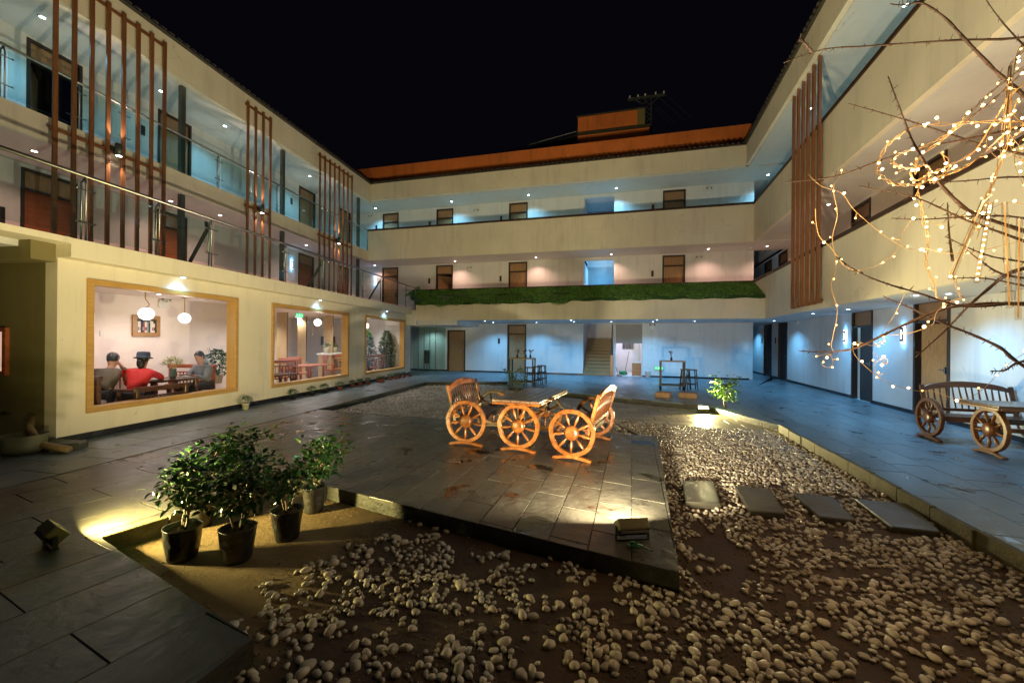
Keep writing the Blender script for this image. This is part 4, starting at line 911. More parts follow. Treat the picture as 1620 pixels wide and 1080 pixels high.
tag(MB().tube([(pM.x-.02+.05*math.cos(a*.9), pM.y-.12+.035*math.sin(a*.9), .012+.012*math.sin(a*1.7)) for a in range(0, 24)]+[(pM.x+.1, pM.y-.2, .01)], .006, 6).build('power_cord', surf('green_cord', (.02, .16, .08), .4), smooth=True), 'coiled green cord behind the platform floodlight', 'cord').name = 'green_cable'

# ------------------------------------------------------------------ foliage tools
def leaf_shape(L_, W_, fold=.25, curl=.15):
    # six-triangle pointed leaf along +x, folded at the midrib
    return [(0, 0, 0), (L_*.3, W_*.5, fold*W_*.5), (L_*.3, -W_*.5, fold*W_*.5), (L_*.65, W_*.42, fold*W_*.4-curl*L_*.3), (L_*.65, -W_*.42, fold*W_*.4-curl*L_*.3), (L_, 0, -curl*L_), (L_*.33, 0, 0), (L_*.66, 0, -curl*L_*.35)], \
        [(0, 2, 6), (0, 6, 1), (6, 2, 4, 7), (1, 6, 7, 3), (7, 4, 5), (3, 7, 5)]
def add_leaf(b, p, d, L_, W_, rnd, roll=None):
    d = Vector(d).normalized(); up = Vector((rnd.uniform(-.6, .6), rnd.uniform(-.6, .6), 1)); y = up.cross(d)
    if y.length < 1e-3: y = Vector((1, 0, 0))
    y.normalize(); z = d.cross(y); v, f = leaf_shape(L_, W_, rnd.uniform(.1, .5), rnd.uniform(0, .4)); n = len(b.v)
    b.v += [tuple(Vector(p)+d*q[0]+y*q[1]+z*q[2]) for q in v]; b.f += [tuple(n+i for i in fc) for fc in f]
def shrub(x, y, z, seed, h, wd, label, nleaf=330, leafL=.08, cat='potted shrub', group=None, pot='bag', m=LEAF, lift=.42, name='potted_shrub', potr=.115, poth=.26, flat=1.0, buds=0):
    rnd = random.Random(seed); t = empty(name, (x, y, z), rnd.uniform(0, 6), label, cat, group)
    if pot == 'bag':
        pr = [(potr*.74, 0), (potr*.8, poth*.1), (potr*.93, poth*.55), (potr*1.03, poth*.98), (potr*1.06, poth), (potr*.98, poth*.99), (potr*.93, poth*.86), (.002, poth*.84)]
        b = MB().lathe(pr, n=22); b.v = [(p[0]*(1+.05*math.sin(5*math.atan2(p[1], p[0])+p[2]*20)), p[1]*(1+.05*math.cos(4*math.atan2(p[1], p[0])+p[2]*14)), p[2]) for p in b.v]
        b.build('grow_bag', BLACKP, t, True)
    MB().lathe([(potr*.93, poth*.80), (potr*.9, poth*.88), (.002, poth*.9)], n=14).build('soil', SOIL, t, True)
    st = MB(); fo = MB(); tips = []
    for k in range(rnd.randint(3, 5)):
        a = rnd.uniform(0, 6.28); r = rnd.uniform(.0, .03); p = Vector((r*math.cos(a), r*math.sin(a), poth*.85)); d = Vector((math.cos(a)*.3, math.sin(a)*.3, 1)).normalized()
        pts = [p.copy()]; n = 5
        for i in range(n):
            p = p+d*(h-poth)/n*rnd.uniform(.6, .95); d = (d+Vector((rnd.uniform(-.3, .3), rnd.uniform(-.3, .3), .1))).normalized(); pts.append(p.copy())
            if i >= 1:
                for _ in range(2):
                    a2 = rnd.uniform(0, 6.28); e = Vector((math.cos(a2), math.sin(a2), rnd.uniform(.2, .9))).normalized(); q = [p.copy()]
                    for j in range(3): q.append(q[-1]+e*wd*.125*rnd.uniform(.7, 1.3)); e = (e+Vector((rnd.uniform(-.3, .3), rnd.uniform(-.3, .3), .15))).normalized(); tips.append((q[-1].copy(), e.copy()))
                    st.tube(q, [.0045, .0035, .0028, .002], 4)
        st.tube(pts, [.010, .009, .0075, .006, .005, .003], 6); tips.append((p.copy(), d.copy()))
    st.build('stem', BARK, t, True)
    zc = h*(lift+(1-lift)/2)
    nleaf = int(nleaf*(1.55 if pot == 'bag' else 1.6))
    for k in range(nleaf):
        tp, te = rnd.choice(tips)
        p = tp+Vector((rnd.gauss(0, wd*.13), rnd.gauss(0, wd*.13), rnd.gauss(0, wd*.09)))
        if p.z < poth+.1: p.z = poth+.1+rnd.uniform(0, .3)
        d = Vector((p.x, p.y, (p.z-zc)*.5))+Vector((rnd.uniform(-1, 1), rnd.uniform(-1, 1), rnd.uniform(-.7, .6)))*.35
        add_leaf(fo, p, d, leafL*rnd.uniform(.65, 1.2), leafL*.5*rnd.uniform(.8, 1.2), rnd)
    fo.build('foliage', m, t)
    for k in range(buds):
        tp, te = rnd.choice(tips); MB().ball(tp+Vector((0, 0, .03)), .014, 8, 5, 1.3).build('red_bud', surf('red_bud_petal', (.5, .02, .03), .4), t, True)
    return t
bz = -.145
for (u, v, h, wd, sd, nl, lab) in [
    (289, 882, .95, .62, 11, 300, 'nearest-left shrub in a black bag, with the brightest lit leaves and a pink bud'),
    (376, 884, 1.02, .66, 12, 330, 'nearest shrub in a wide black bag, dark crown, second from the left in front'),
    (454, 850, .90, .60, 13, 280, 'shrub in a black bag standing alone to the right of the two front ones'),
    (497, 808, .98, .55, 14, 300, 'rightmost shrub of the group, close under the platform edge'),
    (399, 812, 1.12, .62, 15, 320, 'tallest shrub at the back of the group, its crown above the others'),
    (318, 831, .92, .50, 16, 240, 'shrub half hidden behind the nearest-left one, its bag by the pit curb')]:
    p = G(u, v, bz); shrub(p.x, p.y, bz, sd, h*.86, wd*.68, lab, nl, .070, group='shrubs in black bags on the sand', potr=.125 if v > 845 else .11, buds=1 if sd == 11 else 0)
# leafy shrubs by the tall tables
p = G(1133, 648); pb_ = p
shrub(p.x+.35, p.y+.25, .0, 31, .78, .55, 'bright leafy shrub glowing in the floodlight beside the tall table', 190, .10, 'shrub', None, 'none', LEAF2, name='leafy_shrub', poth=.02, potr=.05)
p = G(818, 640); shrub(p.x, G(818, 622).y, 0, 32, .95, .42, 'light green leafy plant behind the wheeled table', 130, .08, 'shrub', None, 'none', LEAF2, name='leafy_shrub', poth=.05, potr=.08)
# low stone blocks at the terrace edge
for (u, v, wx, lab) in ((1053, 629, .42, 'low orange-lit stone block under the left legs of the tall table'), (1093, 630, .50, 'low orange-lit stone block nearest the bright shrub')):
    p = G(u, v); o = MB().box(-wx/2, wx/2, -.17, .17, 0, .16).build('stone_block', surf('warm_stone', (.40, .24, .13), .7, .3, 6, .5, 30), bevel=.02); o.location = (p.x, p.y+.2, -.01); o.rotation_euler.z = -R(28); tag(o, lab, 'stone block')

# small pots along the restaurant wall
minis = [(388.6, 647, 'c'), (453.6, 630, 'n'), (487, 624, 'n'), (512, 620, 'n'), (537.8, 616, 't'), (558, 611.5, 't'), (569.7, 609, 't'), (582, 607, 't'), (599.4, 604.2, 't'), (605.8, 603.6, 't'), (617, 600.6, 't'), (625.8, 599, 't'), (631.4, 597.6, 't'), (639, 596.4, 't'), (649, 595, 't')]
mini_lab = ['round green pot plant in a cream pot, nearest along the restaurant wall', 'low green pot plant below the gap between the first and second windows', 'bushy pale pot plant under the left edge of the second window', 'pale feathery pot plant under the middle of the second window', 'green pot plant in a terracotta pot under the right part of the second window', 'feathery plant in a red pot at the right edge of the second window', 'small feathery plant in a red pot just right of the second window', 'small green plant in a red pot between the second and third windows', 'red-potted plant below the left edge of the third window', 'tiny red-potted plant close beside its neighbour under the third window', 'red-potted pale plant under the middle of the third window', 'red-potted plant fourth from the end of the row', 'red-potted plant third from the end of the row', 'last but one red-potted plant of the row', 'last red-potted plant of the row, by the glass entrance']
for i, ((u, v, k), lab) in enumerate(zip(minis, mini_lab)):
    p = G(u, v); x, y, z = FL.loc(p); p = FL.w(x, min(y, -.16)); rnd = random.Random(50+i)
    t = empty('pot_plant', (p.x, p.y, 0), rnd.uniform(0, 6), lab, 'pot plant', 'small pot plants along the restaurant wall')
    pm = {'c': CREAMP, 'n': CREAMP if i == 0 else TERRA, 't': TERRA}[k]
    if i < 4: pm = CREAMP if i == 0 else BLACKP
    hh = .14 if i == 0 else .10
    MB().lathe([(.055, 0), (.075, hh), (.082, hh), (.082, hh-.02), (.07, hh-.02), (.002, hh-.02)], n=14).build('pot', pm, t, True)
    fo = MB(); R_ = .14 if i < 5 else .10
    for q in range(170):
        a = rnd.uniform(0, 6.28); e = rnd.uniform(-.15, 1.5); rr_ = R_*rnd.uniform(.55, 1)
        c = Vector((rr_*math.cos(a)*math.cos(e), rr_*math.sin(a)*math.cos(e), hh+.04+rr_*.85*math.sin(e)))
        add_leaf(fo, c, Vector((math.cos(a), math.sin(a), rnd.uniform(-.2, 1))), .045, .018, rnd)
    for q in range(12): a = rnd.uniform(0, 6.28); fo.tube([(0, 0, hh-.02), (.6*R_*math.cos(a), .6*R_*math.sin(a), hh+R_*.6)], .002, 3)
    fo.build('foliage', LEAF2 if i in (2, 3) else LEAF3, t)

# ------------------------------------------------------------------ wagon-wheel furniture
def wheel_into(parent, x, m, r=.325, dark=False, zc=.37, spokes=9):
    # wheel in the local y-z plane at x; rim, hub, spokes, rocking foot
    rim = MB(); seg = 40; pr = [(r, -.028), (r, .028), (r-.058, .028), (r-.058, -.028)]
    for i in range(seg):
        a = 2*math.pi*i/seg; k = 1+.008*math.sin(7*a)
        for rr_, xx in pr: rim.v.append((x+xx, rr_*k*math.cos(a), zc+rr_*k*math.sin(a)))
    for i in range(seg):
        for j in range(4): a, b = i*4+j, i*4+(j+1) % 4; c, d = ((i+1) % seg)*4+(j+1) % 4, ((i+1) % seg)*4+j; rim.f.append((a, b, c, d))
    w_ = rim.build('wheel', m, parent, bevel=.005)
    h = MB().lathe([(.062, -.05), (.082, -.042), (.10, -.03), (.10, .03), (.082, .042), (.062, .05), (.058, .038), (.03, .036), (.001, .04)], (x, 0, zc), 20, axis='x'); hb = h.build('hub', m, w_, True)
    sp = MB()
    for i in range(spokes):
        a = 2*math.pi*(i+.5)/spokes+.2; d = Vector((0, math.cos(a), math.sin(a))); c = Vector((x, 0, zc)); sp = MB()
        L_ = r-.05-.09; sp.tube([c+d*.09, c+d*(.09+L_*.3), c+d*(.09+L_*.5), c+d*(.09+L_*.75), c+d*(.09+L_+.01)], [.012, .016, .024, .018, .012], 7); sp.build('spoke', m, w_, True)
    if zc < .5:
        f = MB(); n = 10; hw = .27
        for i in range(n+1):
            yy = -hw+2*hw*i/n; q = abs(yy)/hw; zb = .0 if q > .72 else .028*(1-q/.72)**.5+.0; zt = .030+.045*(1-q**1.5)
            if q > .9: zt = .03
            for xx in (-.035, .035): f.v += [(x+xx, yy, zb), (x+xx, yy, zt)]
        for i in range(n):
            a = i*4; f.f += [(a, a+4, a+5, a+1), (a+2, a+3, a+7, a+6), (a+1, a+5, a+7, a+3), (a, a+2, a+6, a+4)]
        f.f += [(0, 1, 3, 2), (n*4, n*4+2, n*4+3, n*4+1)]; f.build('foot', m, parent, bevel=.006)
    return w_
def wagon_bench(loc, rz, label, L_=1.35, m=WHEELW, side=1, slat_dark=True, group='wagon-wheel benches'):
    # axis along local x, wheels at x=0 and x=L_; the back stands at local y = side
    t = empty('wagon_bench', loc, rz, label, 'bench', group)
    for x in (0, L_): wheel_into(t, x, m)
    for i in range(5): MB().box(.05, L_-.05, side*(.17-.085*i)-.037, side*(.17-.085*i)+.037, .40, .425).build('seat_plank', OLDW, t, bevel=.004)
    b = MB()
    for y in (-.2, .2): b.box(.03, L_-.03, y-.02, y+.02, .34, .40)
    b.build('seat_frame', OLDW, t)
    yb = side*.22; ln = side*.13
    def bp_(x, z): return Vector((x, yb+ln*(z-.4)/.5, z))
    bk = MB(); n = 14
    for i in range(n+1):
        x = .10+(L_-.2)*i/n; q = (2*i/n-1); zt = .86+.11*(1-q*q)**.7 if abs(q) < 1 else .86
        zl = .80+.07*(1-q*q)
        for (zz, oy) in ((zl, -.018), (zl, .018), (zt, .018), (zt, -.018)): p = bp_(x, zz); bk.v.append((p.x, p.y+oy, p.z))
    for i in range(n):
        for j in range(4): a, b_2 = i*4+j, i*4+(j+1) % 4; bk.f.append((a, b_2, b_2+4, a+4))
    bk.f += [(3, 2, 1, 0), (n*4, n*4+1, n*4+2, n*4+3)]
    back = bk.build('backrest', m, t, bevel=.006)
    for x in (.075, L_-.075):
        p, q = bp_(x, .30), bp_(x, .90); MB().obox((p+q)/2, (.028, 0, 0), (0, .022, -.004*side), (q-p)/2).build('back_post', m, back, bevel=.006)
    p = bp_(L_/2, .49); MB().box(.10, L_-.10, p.y-.016, p.y+.016, .46, .51).build('lower_rail', m, back, bevel=.004)
    ns = 13
    for i in range(ns):
        x = .15+(L_-.3)*i/(ns-1); p, q = bp_(x, .51), bp_(x, .81+.06*(1-(2*i/(ns-1)-1)**2)); bx = random.uniform(-.01, .01); mid = (p+q)/2+Vector((bx, 0, 0))
        MB().tube([p, mid, q], [.010, .013, .010], 6).build('back_slat', OLDW if slat_dark else m, back, True)
    return t
def wagon_table(loc, rz, label, L_=1.35, m=WHEELW, tw=.36):
    t = empty('wagon_table', loc, rz, label, 'table', 'wagon-wheel tables')
    for x in (0, L_): wheel_into(t, x, m)
    for i in range(5):
        y = -tw+(i+.5)*2*tw/5; MB().box(-.14, L_+.14, y-tw/5+.003, y+tw/5-.003, .725, .76).build('top_plank', TOPW, t, bevel=.004)
    b = MB().box(-.145, -.11, -tw, tw, .69, .7235); b.box(L_+.11, L_+.145, -tw, tw, .69, .7235); b.box(-.11, L_+.11, -tw, -tw+.03, .69, .7235); b.box(-.11, L_+.11, tw-.03, tw, .69, .7235); b.build('apron', m, t, bevel=.004)
    MB().box(.03, L_-.03, -.03, .03, .34, .40).build('stretcher', m, t, bevel=.006)
    for x in (.12, L_-.12): MB().box(x-.03, x+.03, -.05, .05, .37, .69).build('leg', m, t, bevel=.006)
    return t
def rzd(d): return math.atan2(d[1], d[0])
wagon_bench((-.70, 6.12, 0), rzd((.28, .96)), 'orange wagon-wheel bench left of the wheeled table on the platform', side=1)
wagon_table((.10, 5.80, 0), rzd((.375, .927)), 'wheeled table with a dark plank top between the two orange benches')
wagon_bench((.82, 5.40, 0), rzd((.42, .907)), 'brightest orange wagon-wheel bench, right of the wheeled table, its back to the right', side=-1)
wagon_bench((7.17, 6.83, 0), rzd((.954, -.3)), 'dark wagon-wheel bench against the right wing wall', m=OLDW, side=1)
wagon_table((7.03, 5.85, 0), rzd((.954, -.3)), 'dark wheeled table at the right edge, in front of the bench', m=wood('worn_orange_timber', (.20, .075, .02), .3, 'x', .4))

# ------------------------------------------------------------------ tall tables and stools
MTB = surf('worn_grey_wood', (.16, .13, .09), .5, .3)
def tall_table(p, rz, label, L_=.9, W_=.42, h=1.02):
    t = empty('tall_table', (p.x, p.y, 0), rz, label, 'table', 'tall bar tables on the rear terrace')
    MB().box(-L_/2, L_/2, -W_/2, W_/2, h-.04, h).build('table_top', wood('tan_table_top', (.38, .24, .11), .35, 'x', .25), t, bevel=.005)
    for x in (-L_/2+.03, L_/2-.03):
        for y in (-W_/2+.03, W_/2-.03): MB().box(x-.022, x+.022, y-.022, y+.022, 0, h-.041).build('leg', DARK, t)
    for y in (-W_/2+.03, W_/2-.03): MB().box(-L_/2+.053, L_/2-.053, y-.015, y+.015, .16, .20).build('foot_rail', DARK, t)
    for x in (-L_/2+.03, L_/2-.03): MB().box(x-.015, x+.015, -W_/2+.053, W_/2-.053, .12, .155).build('foot_rail', DARK, t)
    return t
def stool(p, rz, label, h=.70):
    t = empty('bar_stool', (p.x, p.y, 0), rz, label, 'stool', 'wooden bar stools on the rear terrace')
    MB().box(-.16, .16, -.12, .12, h-.035, h).build('seat', MTB, t, bevel=.01)
    for x in (-1, 1):
        for y in (-1, 1): MB().tube([(x*.12, y*.085, h-.036), (x*.17, y*.13, 0)], .017, 6).build('leg', DARK, t)
    b = [(.18, 1.0), (.42, .85)]
    for z, k in b:
        for y in (-1, 1): MB().box(-.15*k, .15*k, y*.115*k-.012, y*.115*k+.012, z, z+.03).build('rung', DARK, t)
        for x in (-1, 1): MB().box(x*.15*k-.012, x*.15*k+.012, -.11*k, .11*k, z+.05, z+.08).build('rung', DARK, t)
    return t
def vase(p, seed, label, col=None, h=.16):
    t = empty('flower_vase', (p.x, p.y, p.z), 0, label, 'vase', 'small flower vases on the tall tables'); rnd = random.Random(seed)
    MB().lathe([(.03, 0), (.04, .03), (.035, .08), (.02, .11), (.026, .125)], n=12).build('vase_body', surf('dark_vase', (.05, .03, .03), .2), t, True)
    st = MB(); fl = MB()
    for k in range(8):
        a = rnd.uniform(0, 6.28); e = (.10*math.cos(a)*rnd.random(), .10*math.sin(a)*rnd.random(), .125+h*rnd.uniform(.6, 1.1)); st.tube([(0, 0, .1), e], .003, 4)
        for _ in range(7): add_leaf(fl, Vector(e), (rnd.uniform(-1, 1), rnd.uniform(-1, 1), rnd.uniform(-.3, 1)), .045, .022, rnd)
    st.build('flower_stem', BARK, t); fl.build('blossom', col or surf('dusky_flower', (.16, .05, .06), .6, .4), t)
a_ = -R(16)
pA = G(826, 611); tall_table(pA, a_, 'tall bar table left of centre, behind the wheeled furniture, with three vases')
for dx, dy, lab in ((-.18, 0, 'left flower vase on the left tall table'), (.12, .02, 'middle flower vase on the left tall table'), (.28, -.04, 'right flower vase on the left tall table')): vase(Vector((pA.x+dx, pA.y+dy, 1.02)), int(dx*100), lab)
for (u, v), lab in (((838, 611), 'bar stool pushed close to the left tall table'), ((850, 609), 'second bar stool beside the left tall table'), ((857, 606), 'farthest bar stool to the right of the left tall table')): stool(G(u, v), a_+random.uniform(-.15, .15), lab)
pC = G(1063, 616.5); tall_table(pC, a_, 'tall bar table right of centre near the bright shrub', .80, .42, 1.0)
vase(Vector((pC.x-.02, pC.y+.02, 1.0)), 9, 'single flower vase on the right tall table')
for (u, v), lab in (((1084, 615), 'bar stool beside the right tall table, half behind its leg'), ((1094, 616), 'outer bar stool to the right of the right tall table')): stool(G(u, v), a_+random.uniform(-.15, .15), lab)

# ------------------------------------------------------------------ artificial turf on the canopy, glass entrance
rnd = random.Random(4); nB = 46000; V = np.zeros((nB*3, 3)); xs = np.random.RandomState(2)
sx_ = xs.uniform(-15.35, 0.0, nB); ty = xs.uniform(-.06, 1.04, nB)
ragged = .05*np.sin(sx_*2.3)+.04*np.sin(sx_*7.1)+np.where(sx_ < -7.3, .07*(1+np.sin((sx_+14)*1.1)*.5), -.03)+np.where(sx_ < -13.9, (sx_+13.9)*.55, 0)
ty = np.where(ty < .5, ty-ragged*1.2, ty)
px_ = sx_+xs.normal(0, .01, nB); py_ = -1.72+1.6*ty; pz_ = 3.35+.72*ty+xs.uniform(-.01, .03, nB)+.03*np.sin(sx_*5)*np.sin(ty*9)
under = ty < 0; pz_ = np.where(under, 3.38+ty*.9, pz_); py_ = np.where(under, -1.735-xs.uniform(0, .05, nB), py_)
ang = xs.uniform(0, 6.28, nB); ln = xs.uniform(.035, .11, nB)
P = np.stack([px_, py_, pz_], 1); wv = np.stack([np.cos(ang)*.011, np.sin(ang)*.011, 0*ang], 1)
dv = np.stack([xs.normal(0, .5, nB), -np.abs(xs.normal(.4, .4, nB)), np.where(under, -.6, .7)], 1)*ln[:, None]
V[0::3] = P-wv; V[1::3] = P+wv; V[2::3] = P+dv
me = bpy.data.meshes.new('turf'); me.vertices.add(nB*3); me.vertices.foreach_set('co', V.ravel()); me.loops.add(nB*3); me.loops.foreach_set('vertex_index', np.arange(nB*3, dtype=np.int32))
me.polygons.add(nB); me.polygons.foreach_set('loop_start', np.arange(0, nB*3, 3, dtype=np.int32)); me.polygons.foreach_set('loop_total', np.full(nB, 3, dtype=np.int32)); me.update(); me.materials.append(TURF)
turf = empty('turf_mat', M=FB.M(), label='green artificial turf mat spread over the sloping canopy of the back wing', cat='turf mat')
tb = MB(); N_ = 60
for i in range(N_+1):
    x = -14.3+14.3*i/N_; tb.v += [(x, -1.745, 3.28-(.06 if x < -7.3 else 0)+.02*math.sin(x*6)), (x, -1.735, 3.375), (x, -.13, 4.055)]
for i in range(N_): a = i*3; tb.f += [(a, a+3, a+4, a+1), (a+1, a+4, a+5, a+2)]
tb.v += [(-15.3, -.13, 4.05), (-14.9, -1.1, 3.6)]; k = len(tb.v)-2; tb.f.append((1, 2, k, k+1))
tb.build('turf_backing', surf('turf_backing_green', (.02, .075, .012), .8, .4), turf); tag(put('turf_blades', me, turf), kind='stuff')
ent = empty('glass_entrance', M=FB.M(), label='frameless glass entrance booth between the restaurant and the back wing', cat='glass entrance')
e0, e1 = FB.at(652.8, 540, .2)[0], FB.at(689, 540, .2)[0]
for i in range(4):
    a, b = e0+(e1-e0)*i/4, e0+(e1-e0)*(i+1)/4; MB().box(a+.01, b-.01, .2, .212, .02, 2.3).build('glass_panel', GLASSB, ent); MB().box(b-.012, b+.012, .195, .217, .0, 2.3).build('glass_joint', STEEL, ent)
MB().box(e1, e1+.012, .2, 1.38, .02, 2.3).build('glass_panel', GLASSB, ent); MB().box(e0-.1, e1+.1, .12, .3, 2.30, 2.37).build('header', WHITE, ent)
lamp('entrance_lamp', 'SPOT', FB.w((e0+e1)/2, .8, 2.25), 34, (.6, .9, .85), None, .05, R(150), .8)
p = FB.w(*[FB.zray(675, 587, 0)[i] for i in (0, 1)]); t = empty('wicker_lantern', (p.x, p.y, 0), 0, 'grey woven floor lantern on legs inside the glass entrance', 'lantern')
MB().lathe([(.12, .42), (.17, .45), (.17, 1.08), (.12, 1.12)], n=12).build('woven_shade', surf('grey_weave', (.22, .19, .17), .8, .5, 30), t)
for k in range(4): MB().tube([(.1*math.cos(k*1.57), .1*math.sin(k*1.57), .42), (.14*math.cos(k*1.57), .14*math.sin(k*1.57), 0)], .01, 5).build('leg', DARK, t)

# ------------------------------------------------------------------ left corner clutter
def lp(u, v, z=0): return G(u, v, z)
p = G(40, 716); q = G(112, 713)
tag(MB().tube([(-7.05, 5.86, .42), (-6.9, 5.7, .30), (-6.55, 5.55, .10), G(110, 716)+Vector((0, 0, .05))], [.035, .045, .05, .045], 8).build('bamboo_pole', surf('brown_bamboo', (.22, .15, .07), .5, .4, 20), smooth=True), 'brown bamboo pole leaning across the foot of the wall corner', 'bamboo pole')
p = G(6, 723); t = empty('clay_planter', (p.x, p.y+.2, 0), 0, 'squat grey-green clay planter at the left edge', 'planter')
MB().lathe([(.16, 0), (.22, .06), (.24, .24), (.25, .26), (.22, .25), (.19, .1), (.002, .08)], n=22).build('planter_body', surf('grey_clay', (.16, .16, .10), .7, .3), t, True); MB().lathe([(.2, .17), (.002, .19)], n=16).build('soil', SOIL, t)
p = G(22, 700); t = empty('bent_bench', (p.x, p.y+.35, 0), R(10), 'bent pale-wood stool frame against the shaded olive wall', 'stool')
MB().tube([(.0, 0, 0), (.0, 0, .38), (-.03, 0, .46), (-.12, 0, .5), (-.6, 0, .5)], .035, 8).build('front_leg', WINW, t, True); MB().tube([(.0, .3, 0), (.0, .3, .38), (-.03, .3, .46), (-.12, .3, .5), (-.6, .3, .5)], .035, 8).build('rear_leg', WINW, t, True); MB().box(-.6, -.05, 0, .3, .50, .545).build('seat', WINW, t, bevel=.01)
p = G(80, 712); t = tag(MB().prism([(-.3, -.12), (.1, -.2), (.35, -.05), (.3, .12), (-.25, .16)], 0, .10, .02).build('dark_stone', BODY), 'flat dark stone at the foot of the wall corner', 'stone'); t.location = (p.x, p.y+.1, 0)
# ------------------------------------------------------------------ restaurant interior
def ltop(name, label, cat, x, y, z=0, rz=0, group=None): return empty(name, M=Matrix.Translation(FL.w(x, y, z)) @ Matrix.Rotation(FL.ang+rz, 4, 'Z'), label=label, cat=cat, group=group)
def lp_at(u, v, Y): return FL.loc(D(u, v, Y))
for i, (u, v, Y, lab) in enumerate([(231.5, 496, 7.9, 'largest opal globe pendant, on a crooked brass rod behind the first window'), (292, 502.8, 9.8, 'smaller opal globe pendant in the right half of the first window'), (502.5, 509.7, 14, 'opal globe pendant behind the second window'), (579, 515, 17.5, 'opal globe pendant at the left edge of the third window')]):
    x, y, z = lp_at(u, v, Y); y = max(y, .45); t = ltop('pendant_lamp', lab, 'pendant lamp', x, y, z, 0, 'opal globe pendants in the restaurant')
    MB().ball((0, 0, 0), .125, 18, 12).build('globe', GLOBE, t, True)
    rod = MB().tube([(0, 0, .12), (.06, 0, .19), (-.02, 0, .30), (-.02, 0, 2.6-z)] if i == 0 else [(0, 0, .12), (0, 0, 2.6-z)], .009, 6); rod.lathe([(.03, .10), (.02, .14)], n=10); rod.build('rod', surf('brass', (.45, .28, .1), .3, .1, metal=1), t); MB().lathe([(.06, 2.585-z), (.06, 2.6-z)], n=14).build('ceiling_rose', surf('brass2', (.45, .28, .1), .3, .1, metal=1), t)
    lamp('globe_lamp', 'POINT', FL.w(x, y, z-.2), 12, (1, .85, .78), None, .12)
x0, z0 = FL.at(210, 531, 2.66); x1, z1 = FL.at(253.4, 500, 2.66)
t = ltop('book_niche', 'small framed wall shelf of books on the pink room wall behind the globe lamp', 'shelf', x0, 2.7, z0)
W_, H_ = x1-x0, z1-z0; b = MB(); f = .09
b.box(0, f, -.05, 0, 0, H_); b.box(W_-f, W_, -.05, 0, 0, H_); b.box(f, W_-f, -.05, 0, 0, f); b.box(f, W_-f, -.05, 0, H_-f, H_); b.build('shelf_frame', wood('niche_oak', (.35, .2, .08), .4, 'x', .2), t)
MB().box(f, W_-f, -.006, -.001, f, H_-f).build('back_board', DBLACK, t)
x = f+.02; rnd = random.Random(3); k = 0
bcol = [surf('book_'+n_, c, .5, .1, bump=0) for n_, c in (('white', (.7, .68, .62)), ('red', (.5, .06, .03)), ('navy', (.04, .05, .12)), ('grey', (.3, .3, .3)), ('black', (.02, .02, .02)))]
while x < W_-f-.05:
    bw = rnd.uniform(.022, .04); bk = MB().box(x, x+bw, -.045, -.008, f, f+rnd.uniform(.22, .30)).build('book', bcol[[0, 0, 4, 2, 1, 0, 3, 4, 0][k % 9]], t); MB().box(x+.004, x+bw-.004, -.047, -.0455, f+.05, f+.13).build('spine_band', bcol[(k+2) % 5], bk); x += bw+.004; k += 1
x, z = FL.at(335.4, 488, 2.66); o = twin_lamp(LW, min(x, 3.8), z, 2.69, 'twin-head emergency light on the room wall seen through the first window')
x, z = FL.at(472.5, 498.6, 1.7); exit_sign(FL, x, z, 1.7, 'green exit sign hanging over the room seen through the second window'); MB().tube([FL.w(x, 1.7, z+.08), FL.w(x, 1.7, 2.6)], .008, 4).build('sign_rod', STEEL, LW).matrix_world = Matrix()
x, z = FL.at(163, 527, 2.66); MB().box(x-.035, x+.035, 2.685, 2.699, z-.06, z+.06).build('wall_switch', WHITE, LW)

def table_in(x, y, rz, label, L_=1.5, W_=.8, m=REDW, h=.76, oval=False):
    t = ltop('dining_table', label, 'table', x, y, 0, rz, 'dining tables in the restaurant')
    if oval: MB().lathe([(L_/2, h-.045), (L_/2+.01, h-.02), (L_/2, h), (.001, h)], n=32, squash=W_/L_).build('table_top', m, t)
    else:
        for i in range(4): yy = -W_/2+(i+.5)*W_/4; MB().box(-L_/2, L_/2, yy-W_/8+.002, yy+W_/8-.002, h-.045, h).build('top_plank', m, t, bevel=.004)
    for sx in (-1, 1):
        for sy in (-1, 1): MB().box(sx*L_*.36-.035, sx*L_*.36+.035, sy*W_*.3-.035, sy*W_*.3+.035, .015, h-.046).build('leg', m, t, bevel=.008)
    MB().box(-L_*.36, L_*.36, -.03, .03, .25, .31).build('stretcher', m, t)
    return t
def bench_in(x, y, rz, label, L_=1.4, m=REDW, h=.98):
    t = ltop('slat_bench', label, 'bench', x, y, 0, rz, 'slat-backed benches in the restaurant')
    MB().box(-L_/2, L_/2, -.24, .2, .40, .44).build('seat', m, t, bevel=.006)
    for sx in (-1, 1):
        MB().box(sx*(L_/2-.04)-.035, sx*(L_/2-.04)+.035, .16, .23, .015, h-.02).build('back_post', m, t, bevel=.01); MB().box(sx*(L_/2-.04)-.03, sx*(L_/2-.04)+.03, -.24, -.18, .015, .62).build('leg', m, t, bevel=.01); MB().box(sx*(L_/2-.04)-.035, sx*(L_/2-.04)+.035, -.28, .16, .62, .66).build('armrest', m, t, bevel=.01)
    MB().box(-L_/2-.03, L_/2+.03, .165, .225, h-.09, h).build('top_rail', m, t, bevel=.015); MB().box(-L_/2+.03, L_/2-.03, .175, .215, h-.20, h-.17).build('middle_rail', m, t)
    for i in range(12): xx = -L_/2+.1+(L_-.2)*i/11; MB().tube([(xx, .195, .44), (xx, .195, h-.2)], .013, 5).build('back_slat', OLDW, t)
    return t
